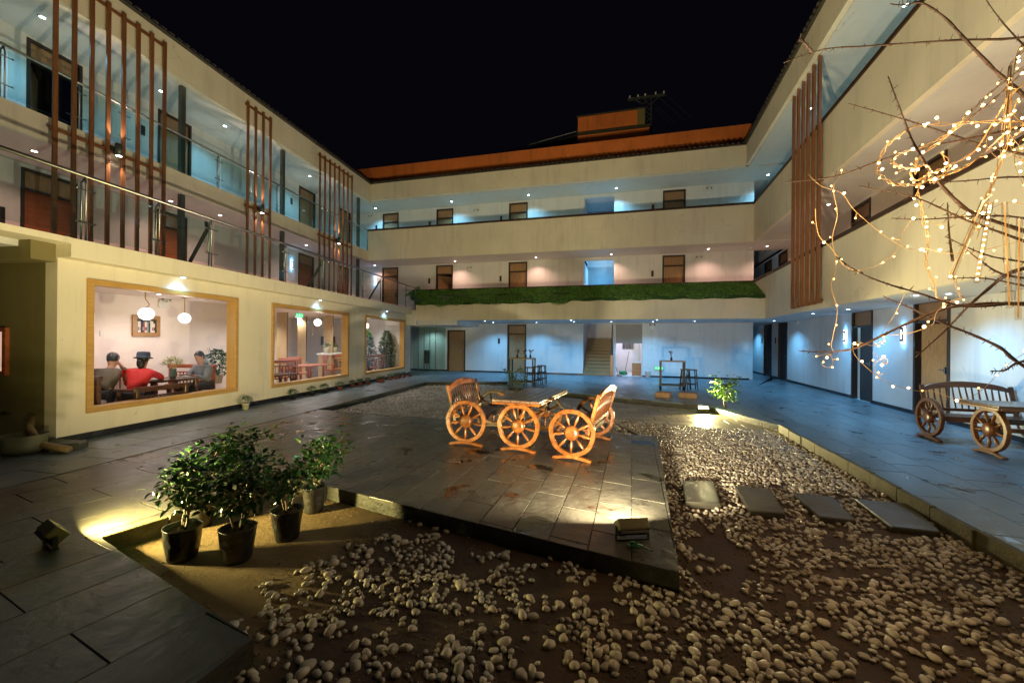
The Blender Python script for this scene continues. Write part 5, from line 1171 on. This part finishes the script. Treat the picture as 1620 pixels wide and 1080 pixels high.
# first window: three people round an oval table
T1 = lp_at(288, 600, 8.3); table_in(T1[0]+.1, .95, R(0), 'oval dark wooden table where three people sit behind the first window', 1.25, .85, OLDW, .75, True)
chairs = [(lp_at(165, 600, 7.4), R(90), 'heavy carved chair at the left edge of the first window, its back to the glass', .75), ]
bench_in(.95, 1.75, R(75), 'bench under the man in the brown jacket behind the first window', 1.1, OLDW); bench_in(1.75, .42, R(180), 'low-armed bench in front of the woman in red, close to the glass', 1.0, OLDW, .70)
bench_in(3.35, 1.5, R(-80), 'bench under the man in the grey jacket', 1.1, REDW); bench_in(2.2, 2.35, R(0), 'long bench along the pink wall behind the people', 1.9, REDW, .90)
bench_in(.55, .62, R(178), 'carved dark chair at the lower left corner of the first window', .62, OLDW, .95)
# flower vase on the people's table
fx, fy = lp_at(288, 590, 8.5)[:2]; t = ltop('flower_vase', 'glass vase with a round bunch of yellow-green flowers on the people\'s table', 'vase', fx, .85, .75)
MB().lathe([(.05, 0), (.06, .05), (.055, .16), (.065, .2), (.06, .2), (.05, .16), (.05, .02)], n=14).build('vase_body', surf('green_glass', (.08, .11, .09), .08, .1, bump=0), t, True); fo = MB(); rnd = random.Random(8)
for k in range(420):
    a = rnd.uniform(0, 6.28); e = rnd.uniform(-.2, 1.5); r = rnd.uniform(.08, .20); add_leaf(fo, (r*math.cos(a)*math.cos(e), r*math.sin(a)*math.cos(e), .30+r*math.sin(e)*.8), (math.cos(a), math.sin(a), rnd.uniform(0, 1)), .035, .022, rnd)
for k in range(10): a = k*.63; fo.tube([(0, 0, .12), (.09*math.cos(a), .09*math.sin(a), .32)], .003, 3)
fo.build('flowers', surf('pale_yellow_petal', (.32, .33, .08), .5, .5, 20), t)
for k_, (dx, dy, r_, lb) in enumerate(((-.28, -.1, .11, 'white plate in front of the woman in red'), (.05, .18, .09, 'white plate beside the flower vase'), (.32, -.12, .10, 'white plate in front of the man in grey'))):
    pt = ltop('plate', lb, 'plate', T1[0]+.1+dx, .95+dy, .75); MB().lathe([(r_*.6, 0), (r_, .018), (r_*.97, .02), (r_*.55, .006), (.001, .005)], n=20).build('plate_body', WHITE, pt, True)
# people
SKIN = surf('skin', (.42, .22, .15), .5, .08, bump=0); HAIR = surf('black_hair', (.012, .010, .010), .45, .2)
def skin_mesh(name, pts, edges, rad, m, parent, root=0, sub=2, flat=None):
    me = bpy.data.meshes.new(name); me.from_pydata(pts, edges, []); me.update(); me.materials.append(m); me.polygons.foreach_set('use_smooth', [])
    o = put(name, me, parent); md = o.modifiers.new('s', 'SKIN'); md.use_smooth_shade = True
    for i, r in enumerate(rad): v = me.skin_vertices[0].data[i]; v.radius = r if isinstance(r, tuple) else (r, r); v.use_root = (i == root)
    s = o.modifiers.new('d', 'SUBSURF'); s.levels = sub; s.render_levels = sub; return o
def person(x, y, rz, label, jacket, lean=.12, reach=(.42, .40), hat=None, long_hair=False, seat=.45, trousers=None, headturn=0, hand_chin=False):
    # seated at a table, facing local +y; local origin on the floor under the hips
    t = ltop('person', label, 'person', x, y, .012, rz)
    hip = Vector((0, 0, seat+.09)); ch = Vector((0, lean*.75, seat+.40)); nk = Vector((0, lean+.02, seat+.58)); hb = Vector((0, lean+.05, seat+.68)); ht = Vector((0, lean+.06, seat+.82))
    P = [hip, hip+Vector((0, lean*.3, .16)), ch, nk, hb, ht]; E = [(0, 1), (1, 2), (2, 3), (3, 4), (4, 5)]; Rr = [(.13, .11), (.12, .095), (.13, .09), (.05, .052), (.084, .098), (.090, .100)]
    jac = [hip+Vector((0, 0, .02)), hip+Vector((0, lean*.3, .17)), ch+Vector((0, -.01, .02)), nk+Vector((0, -.01, -.03))]; jE = [(0, 1), (1, 2), (2, 3)]; jR = [(.165, .135), (.155, .125), (.165, .12), (.075, .07)]
    tr = [hip+Vector((0, 0, -.01))]; tE = []; tR = [(.15, .11)]
    hands = []
    for s in (-1, 1):
        sh = ch+Vector((s*.19, 0, .08)); rx, ry = (reach[0], reach[1]) if s > 0 else (reach[0]*.9, reach[1]*.8)
        el = sh+Vector((s*.06, .14, -.24)); ha = Vector((s*.10, lean+ry, seat+.33))
        if hand_chin and s > 0: el = sh+Vector((.02, .25, -.12)); ha = hb+Vector((.05, .12, -.06))
        if s > 0 and reach[0] > .5: el = sh+Vector((.05, .24, -.10)); ha = sh+Vector((-.05, .52, -.16))
        n = len(P); P += [sh, el, ha]; E += [(2, n), (n, n+1), (n+1, n+2)]; Rr += [.052, .042, .030]
        n = len(jac); jac += [sh, el, el.lerp(ha, .82)]; jE += [(2, n), (n, n+1), (n+1, n+2)]; jR += [.078, .062, .046]
        kn = Vector((s*.12, .44, seat+.06)); an = Vector((s*.13, .42, .09)); toe = Vector((s*.14, .56, .04))
        n = len(P); P += [Vector((s*.09, .03, seat+.07)), kn, an, toe]; E += [(0, n), (n, n+1), (n+1, n+2), (n+2, n+3)]; Rr += [.08, .055, .04, .035]
        n = len(tr); tr += [Vector((s*.09, .03, seat+.07)), kn, an+Vector((0, 0, .03))]; tE += [(0, n), (n, n+1), (n+1, n+2)]; tR += [.10, .078, .062]
        hands.append((ha, (ha-el).normalized()))
    b = skin_mesh('body', [tuple(p) for p in P], E, Rr, SKIN, t)
    skin_mesh('jacket', [tuple(p) for p in jac], jE, jR, jacket, t); skin_mesh('trousers', [tuple(p) for p in tr], tE, tR, trousers or surf('dark_trousers', (.03, .03, .04), .8, .2), t)
    for hd, d in hands:                                     # palm, four fingers and a thumb, slightly curled
        f = MB(); y = d; x_ = y.cross(Vector((0, 0, 1))).normalized(); z_ = x_.cross(y); f.obox(hd+y*.04, x_*.038, y*.045, z_*.012)
        for k, L2 in enumerate((.062, .072, .068, .052)): o_ = hd+y*.082+x_*(-.03+.02*k); f.tube([o_, o_+y*L2*.5-z_*.006, o_+y*L2-z_*.024], [.0085, .008, .006], 6)
        s_ = 1 if hd.x < 0 else -1; f.tube([hd+y*.02+x_*s_*.036, hd+y*.05+x_*s_*.062-z_*.01, hd+y*.075+x_*s_*.065-z_*.02], [.011, .010, .008], 6); f.build('hand', SKIN, t, True)
    hc = (hb+ht)/2+Vector((0, .005, 0)); Mh = Matrix.Translation(hc) @ Matrix.Rotation(headturn, 4, 'Z')
    f = MB(); f.v += [tuple(Mh @ Vector(q)) for q in ((-.014, .085, -.02), (.014, .085, -.02), (0, .082, .03), (0, .118, -.016), (0, .088, -.03))]; n0 = len(f.v)-5; f.f += [(0, 3, 2), (1, 2, 3), (0, 4, 3), (1, 3, 4)]; f.build('nose', SKIN, t, True)
    for s in (-1, 1): e = MB().ball((0, 0, 0), .02, 8, 5, 1.5); e.xf(Mh @ Matrix.Translation((s*.088, -.005, -.005)) @ Matrix.Diagonal((.5, 1, 1, 1))); e.build('ear', SKIN, t, True); e = MB().ball((0, 0, 0), .008, 6, 4, .6); e.xf(Mh @ Matrix.Translation((s*.032, .084, .022))); e.build('eye', HAIR, t)
    m_ = MB().obox(Mh @ Vector((0, .086, -.052)), (.022, 0, 0), (0, .004, 0), (0, 0, .005)); m_.build('mouth', surf('lips', (.3, .10, .08), .5, .1, bump=0), t)
    hr = MB(); n1 = 18
    for i in range(8):
        for k in range(n1):
            a = 2*math.pi*k/n1; e = math.pi/2*(1-i/7*(1.28+.35*(-math.sin(a)))*.97); rr_ = .103+.004*math.sin(5*a+i); hr.v.append(tuple(Mh @ Vector((rr_*.93*math.cos(a)*math.cos(e), rr_*1.02*math.sin(a)*math.cos(e)-.006, rr_*1.12*math.sin(e)+.012))))
    for i in range(7):
        for k in range(n1): a, c = i*n1+k, i*n1+(k+1) % n1; hr.f.append((a, a+n1, c+n1, c))
    hr.build('hair', HAIR, t, True)
    if long_hair: skin_mesh('long_hair', [tuple(Mh @ Vector(q)) for q in ((0, -.06, .02), (0, -.10, -.08), (.01, -.12, -.19))], [(0, 1), (1, 2)], [.075, .075, .05], HAIR, t)
    if hat: h = MB().lathe([(.15, .018), (.146, .03), (.108, .048), (.106, .10), (.095, .145), (.001, .155)], n=24); h.xf(Mh @ Matrix.Rotation(R(-6), 4, 'X')); h.build('hat', hat, t, True)
    return t
JB = surf('brown_grey_jacket', (.11, .09, .065), .85, .15, 8, .4, 30, bdist=.01); JR = surf('red_coat', (.55, .015, .015), .75, .15, 8, .4, 30, bdist=.01); JG = surf('grey_jacket', (.13, .145, .17), .85, .15, 8, .4, 30, bdist=.01)
q = lp_at(192, 567, 8.0); person(q[0]-.36, 1.3, R(-68), 'man in a brown-grey jacket hunched at the left of the table behind the first window', JB, .22, (.4, .30), hand_chin=True, seat=.43)
q = lp_at(233, 568, 7.9); person(q[0]-.22, .72, R(-60), 'woman in a red coat and dark hat leaning over the table, one arm stretched out', JR, .24, (.6, .4), hat=surf('navy_hat', (.025, .04, .07), .9, .2), long_hair=True, seat=.42)
q = lp_at(322, 567, 9.3); person(q[0]+.12, 1.0, R(88), 'man in a grey jacket facing left on the right side of the vase', JG, .08, (.4, .38), seat=.43)
# second and third windows
q = lp_at(470, 590, 13.0)
bench_in(5.9, 1.35, R(178), 'long red-brown slat bench in the left half of the second window', 1.7); table_in(5.2, .65, 0, 'dark plank table at the lower left of the second window', 1.2, .6, OLDW, .62)
table_in(7.3, 1.1, R(4), 'red-brown plank table in the right half of the second window', 1.2, .8); bench_in(7.7, 1.9, R(4), 'bench behind the table at the right of the second window', 1.2)
bench_in(11.0, .95, R(178), 'red-brown slat bench behind the third window', 1.8); table_in(10.1, 1.0, 0, 'table beside the bench behind the third window', 1.3, .8, OLDW); bench_in(10.2, 1.9, 0, 'farther bench at the left of the third window', 1.4)
colw = wood('veneer_panel', (.42, .30, .16), .4, 'z', .2)
for (u0, u1, Y, lab) in ((453, 483, 14.6, 'square veneered column in the left half of the second window'), (526, 545, 16.5, 'veneered column at the right of the second window'), (484, 500, 17, 'veneered partition panel in the middle of the second window')):
    a, b = lp_at(u0, 540, Y), lp_at(u1, 540, Y); t = ltop('column', lab, 'column', a[0], min(a[1], 4.6)); w_ = abs(b[0]-a[0])
    MB().box(0, w_*.9, 0, .4, 0, 2.6).build('column_body', colw, t); [MB().box(w_*.9*k/4-.004, w_*.9*k/4+.004, -.006, 0, 0, 2.6).build('groove_strip', OLDW, t) for k in range(1, 4)]
def bush_in(x, y, z, seed, r, label, n=420, L_=.09, m=LEAF3, h=1.2):
    rnd = random.Random(seed); t = ltop('indoor_plant', label, 'indoor plant', x, y, z, 0, None); fo = MB(); st = MB()
    MB().lathe([(.10, 0), (.14, .22), (.15, .24), (.13, .22), (.002, .2)], n=14).build('pot', CREAMP, t, True)
    for k in range(7): a = rnd.uniform(0, 6.28); st.tube([(0, 0, .2), (.3*r*math.cos(a), .3*r*math.sin(a), .2+h*.4), (.6*r*math.cos(a), .6*r*math.sin(a), .2+h*.85)], [.012, .008, .003], 4)
    st.build('stem', BARK, t)
    for k in range(n): a = rnd.uniform(0, 6.28); rr_ = r*rnd.random()**.5; zz = rnd.uniform(.25, h); k_ = math.sin(math.pi*min(1, (zz)/h*.85+.12)); add_leaf(fo, (rr_*k_*math.cos(a), rr_*k_*math.sin(a), zz), (math.cos(a), math.sin(a), rnd.uniform(-.5, .6)), L_, L_*.45, rnd)
    fo.build('foliage', m, t); return t
bush_in(5.0, 2.3, .35, 61, .42, 'bushy green plant at the left of the second window behind the bench', 600, .10, LEAF3, .95)
bush_in(11.9, 1.6, .0, 62, .42, 'left of two large dark green plants behind the third window', 1300, .12, LEAF, 2.05); bush_in(12.65, 1.0, .0, 63, .38, 'right of two large dark green plants behind the third window', 1300, .12, LEAF, 2.05)
t = ltop('reception_counter', 'white and wood reception counter deep in the room, seen through the second window', 'counter', 10.6, 2.5, 0, R(20))
MB().box(-.9, .9, -.25, .25, 0, 1.0).build('counter_body', colw, t, bevel=.01); MB().box(-.95, .95, -.3, .3, 1.0, 1.05).build('counter_top', WHITE, t); 
for k, x in enumerate((-.6, 0, .5)): bush_in(10.6+x*.94, 2.5+x*.34, 1.05, 70+k, .2, ('leftmost', 'middle', 'rightmost')[k]+' of three small plants on the reception counter', 90, .08, LEAF2, .42)
t = ltop('television', 'small black television on the far wall seen through the second window', 'television', 12.98, 4.2, 1.55, R(-90)); MB().box(-.36, .36, -.05, 0, -.22, .22).build('casing', DARK, t); MB().box(-.33, .33, -.053, -.0505, -.19, .19).build('screen', SKIRT, t)

# ------------------------------------------------------------------ bare tree with fairy lights
tree = empty('bare_tree', (4.6, 2.7, -.15), 0, 'bare winter tree at the right edge, its thorny twigs reaching into the courtyard', 'tree')
TB = Vector((4.6, 2.7, -.15))
def rel(p): return tuple(Vector(p)-TB)
trunk_pts = [Vector((4.6, 2.7, -.15)), Vector((4.55, 2.7, .6)), Vector((4.42, 2.65, 1.3)), Vector((4.3, 2.6, 2.0)), Vector((4.25, 2.55, 2.8)), Vector((4.1, 2.5, 3.8))]
MB().tube([rel(p) for p in trunk_pts], [.14, .12, .10, .085, .06, .03], 12).build('trunk', TWIG, tree, True)
BR = [
 [(1411, 7), (1435, 8), (1457, 4), (1494.7, 28), (1529, 64.5), (1573, 110), (1601.7, 135), (1640, 170), (1720, 260)],
 [(1240, 99), (1302.7, 78), (1369, 73), (1447.5, 67.7), (1523, 63), (1611, 60), (1720, 40)],
 [(1265, 56.6), (1275, 70), (1285.4, 82.5)],
 [(1405, 121), (1422, 167), (1441, 217), (1460, 252), (1479, 280), (1507, 311.6), (1542, 338), (1620, 365), (1720, 400)],
 [(1342, 163.6), (1397, 179), (1450.6, 195), (1513.6, 215.6), (1557.6, 230), (1640, 250), (1720, 280)],
 [(1240, 288), (1321.6, 278.5), (1397, 251.8), (1463, 233), (1542, 217), (1620, 201), (1720, 185)],
 [(1359, 294), (1441, 310), (1498, 333.6), (1529, 348), (1620, 381), (1720, 420)],
 [(1453, 289.5), (1526, 286), (1620, 280), (1720, 300)],
 [(1409.7, 345), (1463, 346.7), (1538.8, 342), (1620, 345), (1720, 380)],
 [(1263.4, 554.5), (1306, 556), (1350, 551), (1387.7, 534), (1447.5, 505.7), (1498, 486.8), (1551, 480.5), (1620, 480.5), (1720, 490)],
 [(1321.6, 405), (1356, 428.6), (1400, 447.5), (1453.8, 463), (1523, 483.6), (1600, 480), (1720, 470)],
 [(1449, 564), (1494.7, 523), (1529, 486.8), (1557.6, 461.6), (1589, 436.4), (1620, 424), (1720, 395)],
 [(1397, 468), (1447.5, 490), (1494.7, 512), (1535.6, 527.7), (1582.8, 549.7), (1611, 573), (1720, 640)],
 [(1567, 586), (1590, 585), (1620, 570), (1720, 560)],
 [(1499, 320), (1501, 361), (1504, 390), (1507, 411.6)],
 [(1494.7, 373.5), (1557.6, 402), (1620, 414), (1720, 430)],
 [(1526, 392), (1555, 415), (1586, 433), (1640, 440), (1720, 430)],
 [(1560, 0), (1590, 40), (1640, 90), (1720, 150)], [(1500, 440), (1560, 440), (1640, 455), (1720, 460)],
]
def smooth_px(L_, n=5):
    out = []
    for i in range(len(L_)-1):
        p0 = L_[max(i-1, 0)]; p1 = L_[i]; p2 = L_[i+1]; p3 = L_[min(i+2, len(L_)-1)]
        for k in range(n):
            t = k/n; out.append(tuple(.5*((2*p1[j])+(-p0[j]+p2[j])*t+(2*p0[j]-5*p1[j]+4*p2[j]-p3[j])*t*t+(-p0[j]+3*p1[j]-3*p2[j]+p3[j])*t**3) for j in (0, 1)))
    out.append(L_[-1]); return out
rnd = random.Random(21)
for bi, L_ in enumerate(BR):
    y0 = 2.2+.9*((bi*37) % 10)/10; pts = []; S = smooth_px(L_, 4); n = len(S)
    for i, (u, v) in enumerate(S):
        f = i/(n-1); Y = y0+(2.62-y0)*f**2+.03*math.sin(i*.7+bi); pts.append(D(u, v, Y))
    if L_[-1][0] > 1700:
        e = pts[-1]; tz = min(max(e.z, 1.2), 3.6); k = (tz-.6)/3.2; pts.append(Vector((4.42-.1*k, 2.62, tz)))
    r1 = {0: .013, 1: .009, 3: .014, 9: .014, 11: .016, 12: .013}.get(bi, .009); rr_ = [.0028+(r1-.0028)*(i/(len(pts)-1)) for i in range(len(pts))]
    b = MB().tube([rel(p) for p in pts], [r*(1+.15*math.sin(i*2.1)) for i, r in enumerate(rr_)], 6)
    for i in range(1, len(pts)-2):
        for _ in range(2): d = Vector((rnd.uniform(-1, .4), rnd.uniform(-.6, .6), rnd.uniform(-1, 1))).normalized(); q = Vector(rel(pts[i])); b.tube([q, q+d*rnd.uniform(.012, .04)], [.0028, .001], 4)
    b.build('branch', TWIG, tree, True)

WIRE = surf('golden_clear_wire', (.55, .34, .13), .25, .2, bump=0); CLEARW = surf('clear_wire', (.5, .45, .38), .2, .2, bump=0)
SH = {
 'golden string of lights looping thickest at the right edge, upper part': [[(1680, 80), (1620, 107), (1590, 128), (1557.6, 154), (1535.6, 176), (1515, 197), (1494.7, 214), (1460, 232), (1430, 240), (1413, 248.6), (1412, 258), (1425, 265), (1445, 266), (1463, 261), (1472, 268), (1470, 282), (1480, 288), (1500, 262), (1490, 240)]],
 'string of lights sweeping in a long curve under the top branches': [[(1680, 150), (1620, 189), (1583, 217), (1555, 243), (1526, 264), (1500, 275), (1479, 280), (1455, 290), (1431.8, 292.7), (1410, 288), (1394, 277), (1387.7, 264), (1400, 235), (1419, 217), (1450.6, 198), (1500, 196), (1573, 192), (1680, 195)]],
 'string of lights dropping from the knot to the lower branches': [[(1472, 268), (1463, 283), (1452, 302), (1457, 318), (1460, 345), (1468, 376.6), (1464.8, 414.4), (1479, 452), (1482, 468), (1498, 477), (1520, 471), (1516.7, 458.5), (1508, 436), (1504, 430)]],
 'leftmost hanging string of lights, falling straight down beside the slat screen': [[(1345, 270), (1328, 278.5), (1318.5, 299), (1324.8, 338), (1317, 376.6), (1323, 417.6), (1315, 452), (1324.8, 490), (1318.5, 527.7), (1315, 546.6), (1318, 556), (1306, 565.5), (1300, 575), (1310.6, 581), (1318, 573), (1312, 560), (1296, 562)]],
 'string of lights crossing diagonally from the slat screen to the middle branches': [[(1277.6, 274), (1299.6, 294), (1331, 305), (1350, 330), (1381, 357.8), (1413, 381), (1441, 394), (1463, 392), (1494.7, 400), (1540, 398), (1620, 380), (1680, 370)]],
 'string of lights hanging in a shallow bowl below the diagonal one': [[(1290, 329), (1291, 350), (1296.4, 373.5), (1315, 392), (1337, 420.7), (1362.5, 427), (1391, 417.6), (1416, 398.7), (1428.6, 367), (1445, 345), (1457, 339)]],
 'longest lower string, looping twice and sagging over the dark bench': [[(1431.8, 461.6), (1416, 496), (1394, 527.7), (1383, 541), (1392, 545), (1402, 537), (1392, 540), (1381, 546.6), (1353, 540), (1351.5, 559), (1375, 584), (1406.6, 606), (1447.5, 617), (1479, 619), (1510.4, 630), (1535.6, 627), (1557.6, 612.7), (1586, 584), (1620, 559), (1680, 540)]],
 'short string running left along the low branch to the number lamp': [[(1520, 471), (1504, 477), (1482, 493), (1476, 512), (1457, 521), (1431.8, 527.7), (1400, 530), (1385, 535)]],
 'small closed loop of fairy light wire hanging from the low branch': [[(1381, 556), (1392, 566), (1402, 575), (1404, 568), (1394, 567), (1385, 575), (1384, 584), (1390, 592), (1398, 590)]],
 'string of lights wound steeply down the right side of the frame': [[(1640, 60), (1600, 100), (1594, 130), (1590, 170), (1586, 215), (1580, 260), (1565, 300), (1550, 330), (1540, 350)]],
 'string of lights wound through the upper right twigs': [[(1640, 260), (1600, 215), (1590, 190), (1575, 200), (1560, 225), (1580, 250), (1610, 240), (1650, 230)]],
}
SH['bundle of fairy wires crossing above the knot of branches'] = [[(1650, 110), (1600, 150), (1570, 195), (1540, 240), (1500, 262), (1470, 275), (1450, 285), (1440, 272), (1452, 262)]]
SH['fairy wire trailing along the middle right branches'] = [[(1650, 330), (1600, 320), (1565, 330), (1540, 345), (1515, 340), (1490, 355), (1470, 350)]]
SH['fairy wire tangled in the twigs at the far right'] = [[(1660, 170), (1625, 205), (1605, 250), (1618, 290), (1640, 320)]]
for k_, (lab_, P_) in enumerate((('thick golden wires sweeping up to the upper right corner', [(1690, 40), (1620, 112), (1580, 150), (1545, 178), (1510, 205), (1475, 232), (1452, 250), (1448, 275)]),
  ('golden wire rope hanging beside the clear tubes at upper right', [(1660, 20), (1612, 80), (1600, 150), (1596, 210), (1586, 250), (1570, 290), (1556, 330), (1545, 365)]),
  ('outermost wire clump at the right frame edge', [(1650, 130), (1618, 150), (1604, 175), (1618, 200), (1600, 222), (1612, 250), (1650, 262)]),
  ('second rope of lights falling through the right branches', [(1650, 200), (1608, 212), (1590, 240), (1574, 275), (1566, 310), (1556, 345), (1544, 380)]))):
    SH[lab_] = [P_]
bulb_me = MB().ball((0, 0, 0), .0055, 8, 6, 1.1).mesh('bulb', BULB, True); bulbw_me = MB().ball((0, 0, 0), .0078, 8, 6, 1.1).mesh('bulb', BULBW, True)
si = 0
for lab, Ls in SH.items():
    for L_ in Ls:
        S = smooth_px(L_, 5); n = len(S); y0 = 2.25+.6*((si*53) % 10)/10
        pts = [D(u, v, y0+.12*math.sin(i*.23+si)) for i, (u, v) in enumerate(S)]; base = pts[0]
        t = empty('fairy_lights', base, 0, lab, 'string lights', 'fairy light strings hung in the bare tree')
        thick = 1.7 if si in (0, 1, 2, 9, 11, 14, 15, 16, 18) else 1
        for off in ((-1, 1) if thick > 1 else (0,)):
            q = [tuple(p-base+Vector((off*.006*math.sin(i*1.1), .006*math.cos(i*.9)*off, off*.006*math.cos(i*1.1)))) for i, p in enumerate(pts)]
            MB().tube(q, .0024 if thick > 1 else .0016, 5).build('wire', WIRE, t, True)
        acc = 0
        for i in range(1, len(pts)):
            acc += (pts[i]-pts[i-1]).length
            if acc > (.17 if si in (3, 4, 5, 6, 7, 8) else .10):
                acc = 0; d = Vector((rnd.uniform(-1, 1), rnd.uniform(-1, 1), rnd.uniform(-1, 1))).normalized()*rnd.uniform(.01, .045); q = pts[i]-base
                MB().tube([tuple(q), tuple(q+d)], .0022, 4).build('bulb_stalk', WIRE, t); o = put('bulb', bulbw_me if rnd.random() < .3 else bulb_me, t, q+d)
        si += 1
# meteor tubes
for (a, b, lit, lab) in (((1567, 322), (1545, 446), True, 'brightly lit clear meteor-light tube hanging in the tree'), ((1556, 318), (1505, 437), False, 'golden unlit meteor-light tube leaning left in the tree'), ((1589, 320), (1597, 487), False, 'long clear meteor-light tube near the right edge'), ((1613, 345), (1610.5, 505), False, 'clear meteor-light tube at the very right edge'), ((1600, 105), (1590, 210), False, 'short clear tube among the upper right wires')):
    p, q = D(*a, 2.35), D(*b, 2.3); t = empty('light_tube', p, 0, lab, 'light tube', 'meteor-light tubes hung in the bare tree')
    MB().tube([(0, 0, 0), tuple(q-p)], .013, 10).build('clear_tube', glass('tube_glass', (.93, .9, .85), 1.3), t, True); MB().tube([tuple((q-p)*.02), tuple((q-p)*.98)], .004, 4).build('inner_strip', WIRE, t)
    n = 14 if lit else 7
    for i in range(n): k = put('led', bulbw_me if lit else bulb_me, t, (q-p)*((i+.5)/n)); k.scale = (.8,)*3 if lit else (.22,)*3
for u, v, Y in ((1440, 260, 2.4), (1590, 210, 2.4), (1480, 430, 2.4), (1370, 560, 2.4), (1552, 390, 2.3), (1320, 400, 2.5)):
    p = D(u, v, Y); lamp('fairy_glow', 'POINT', p, 4.5, (1, .64, .30), None, .15)
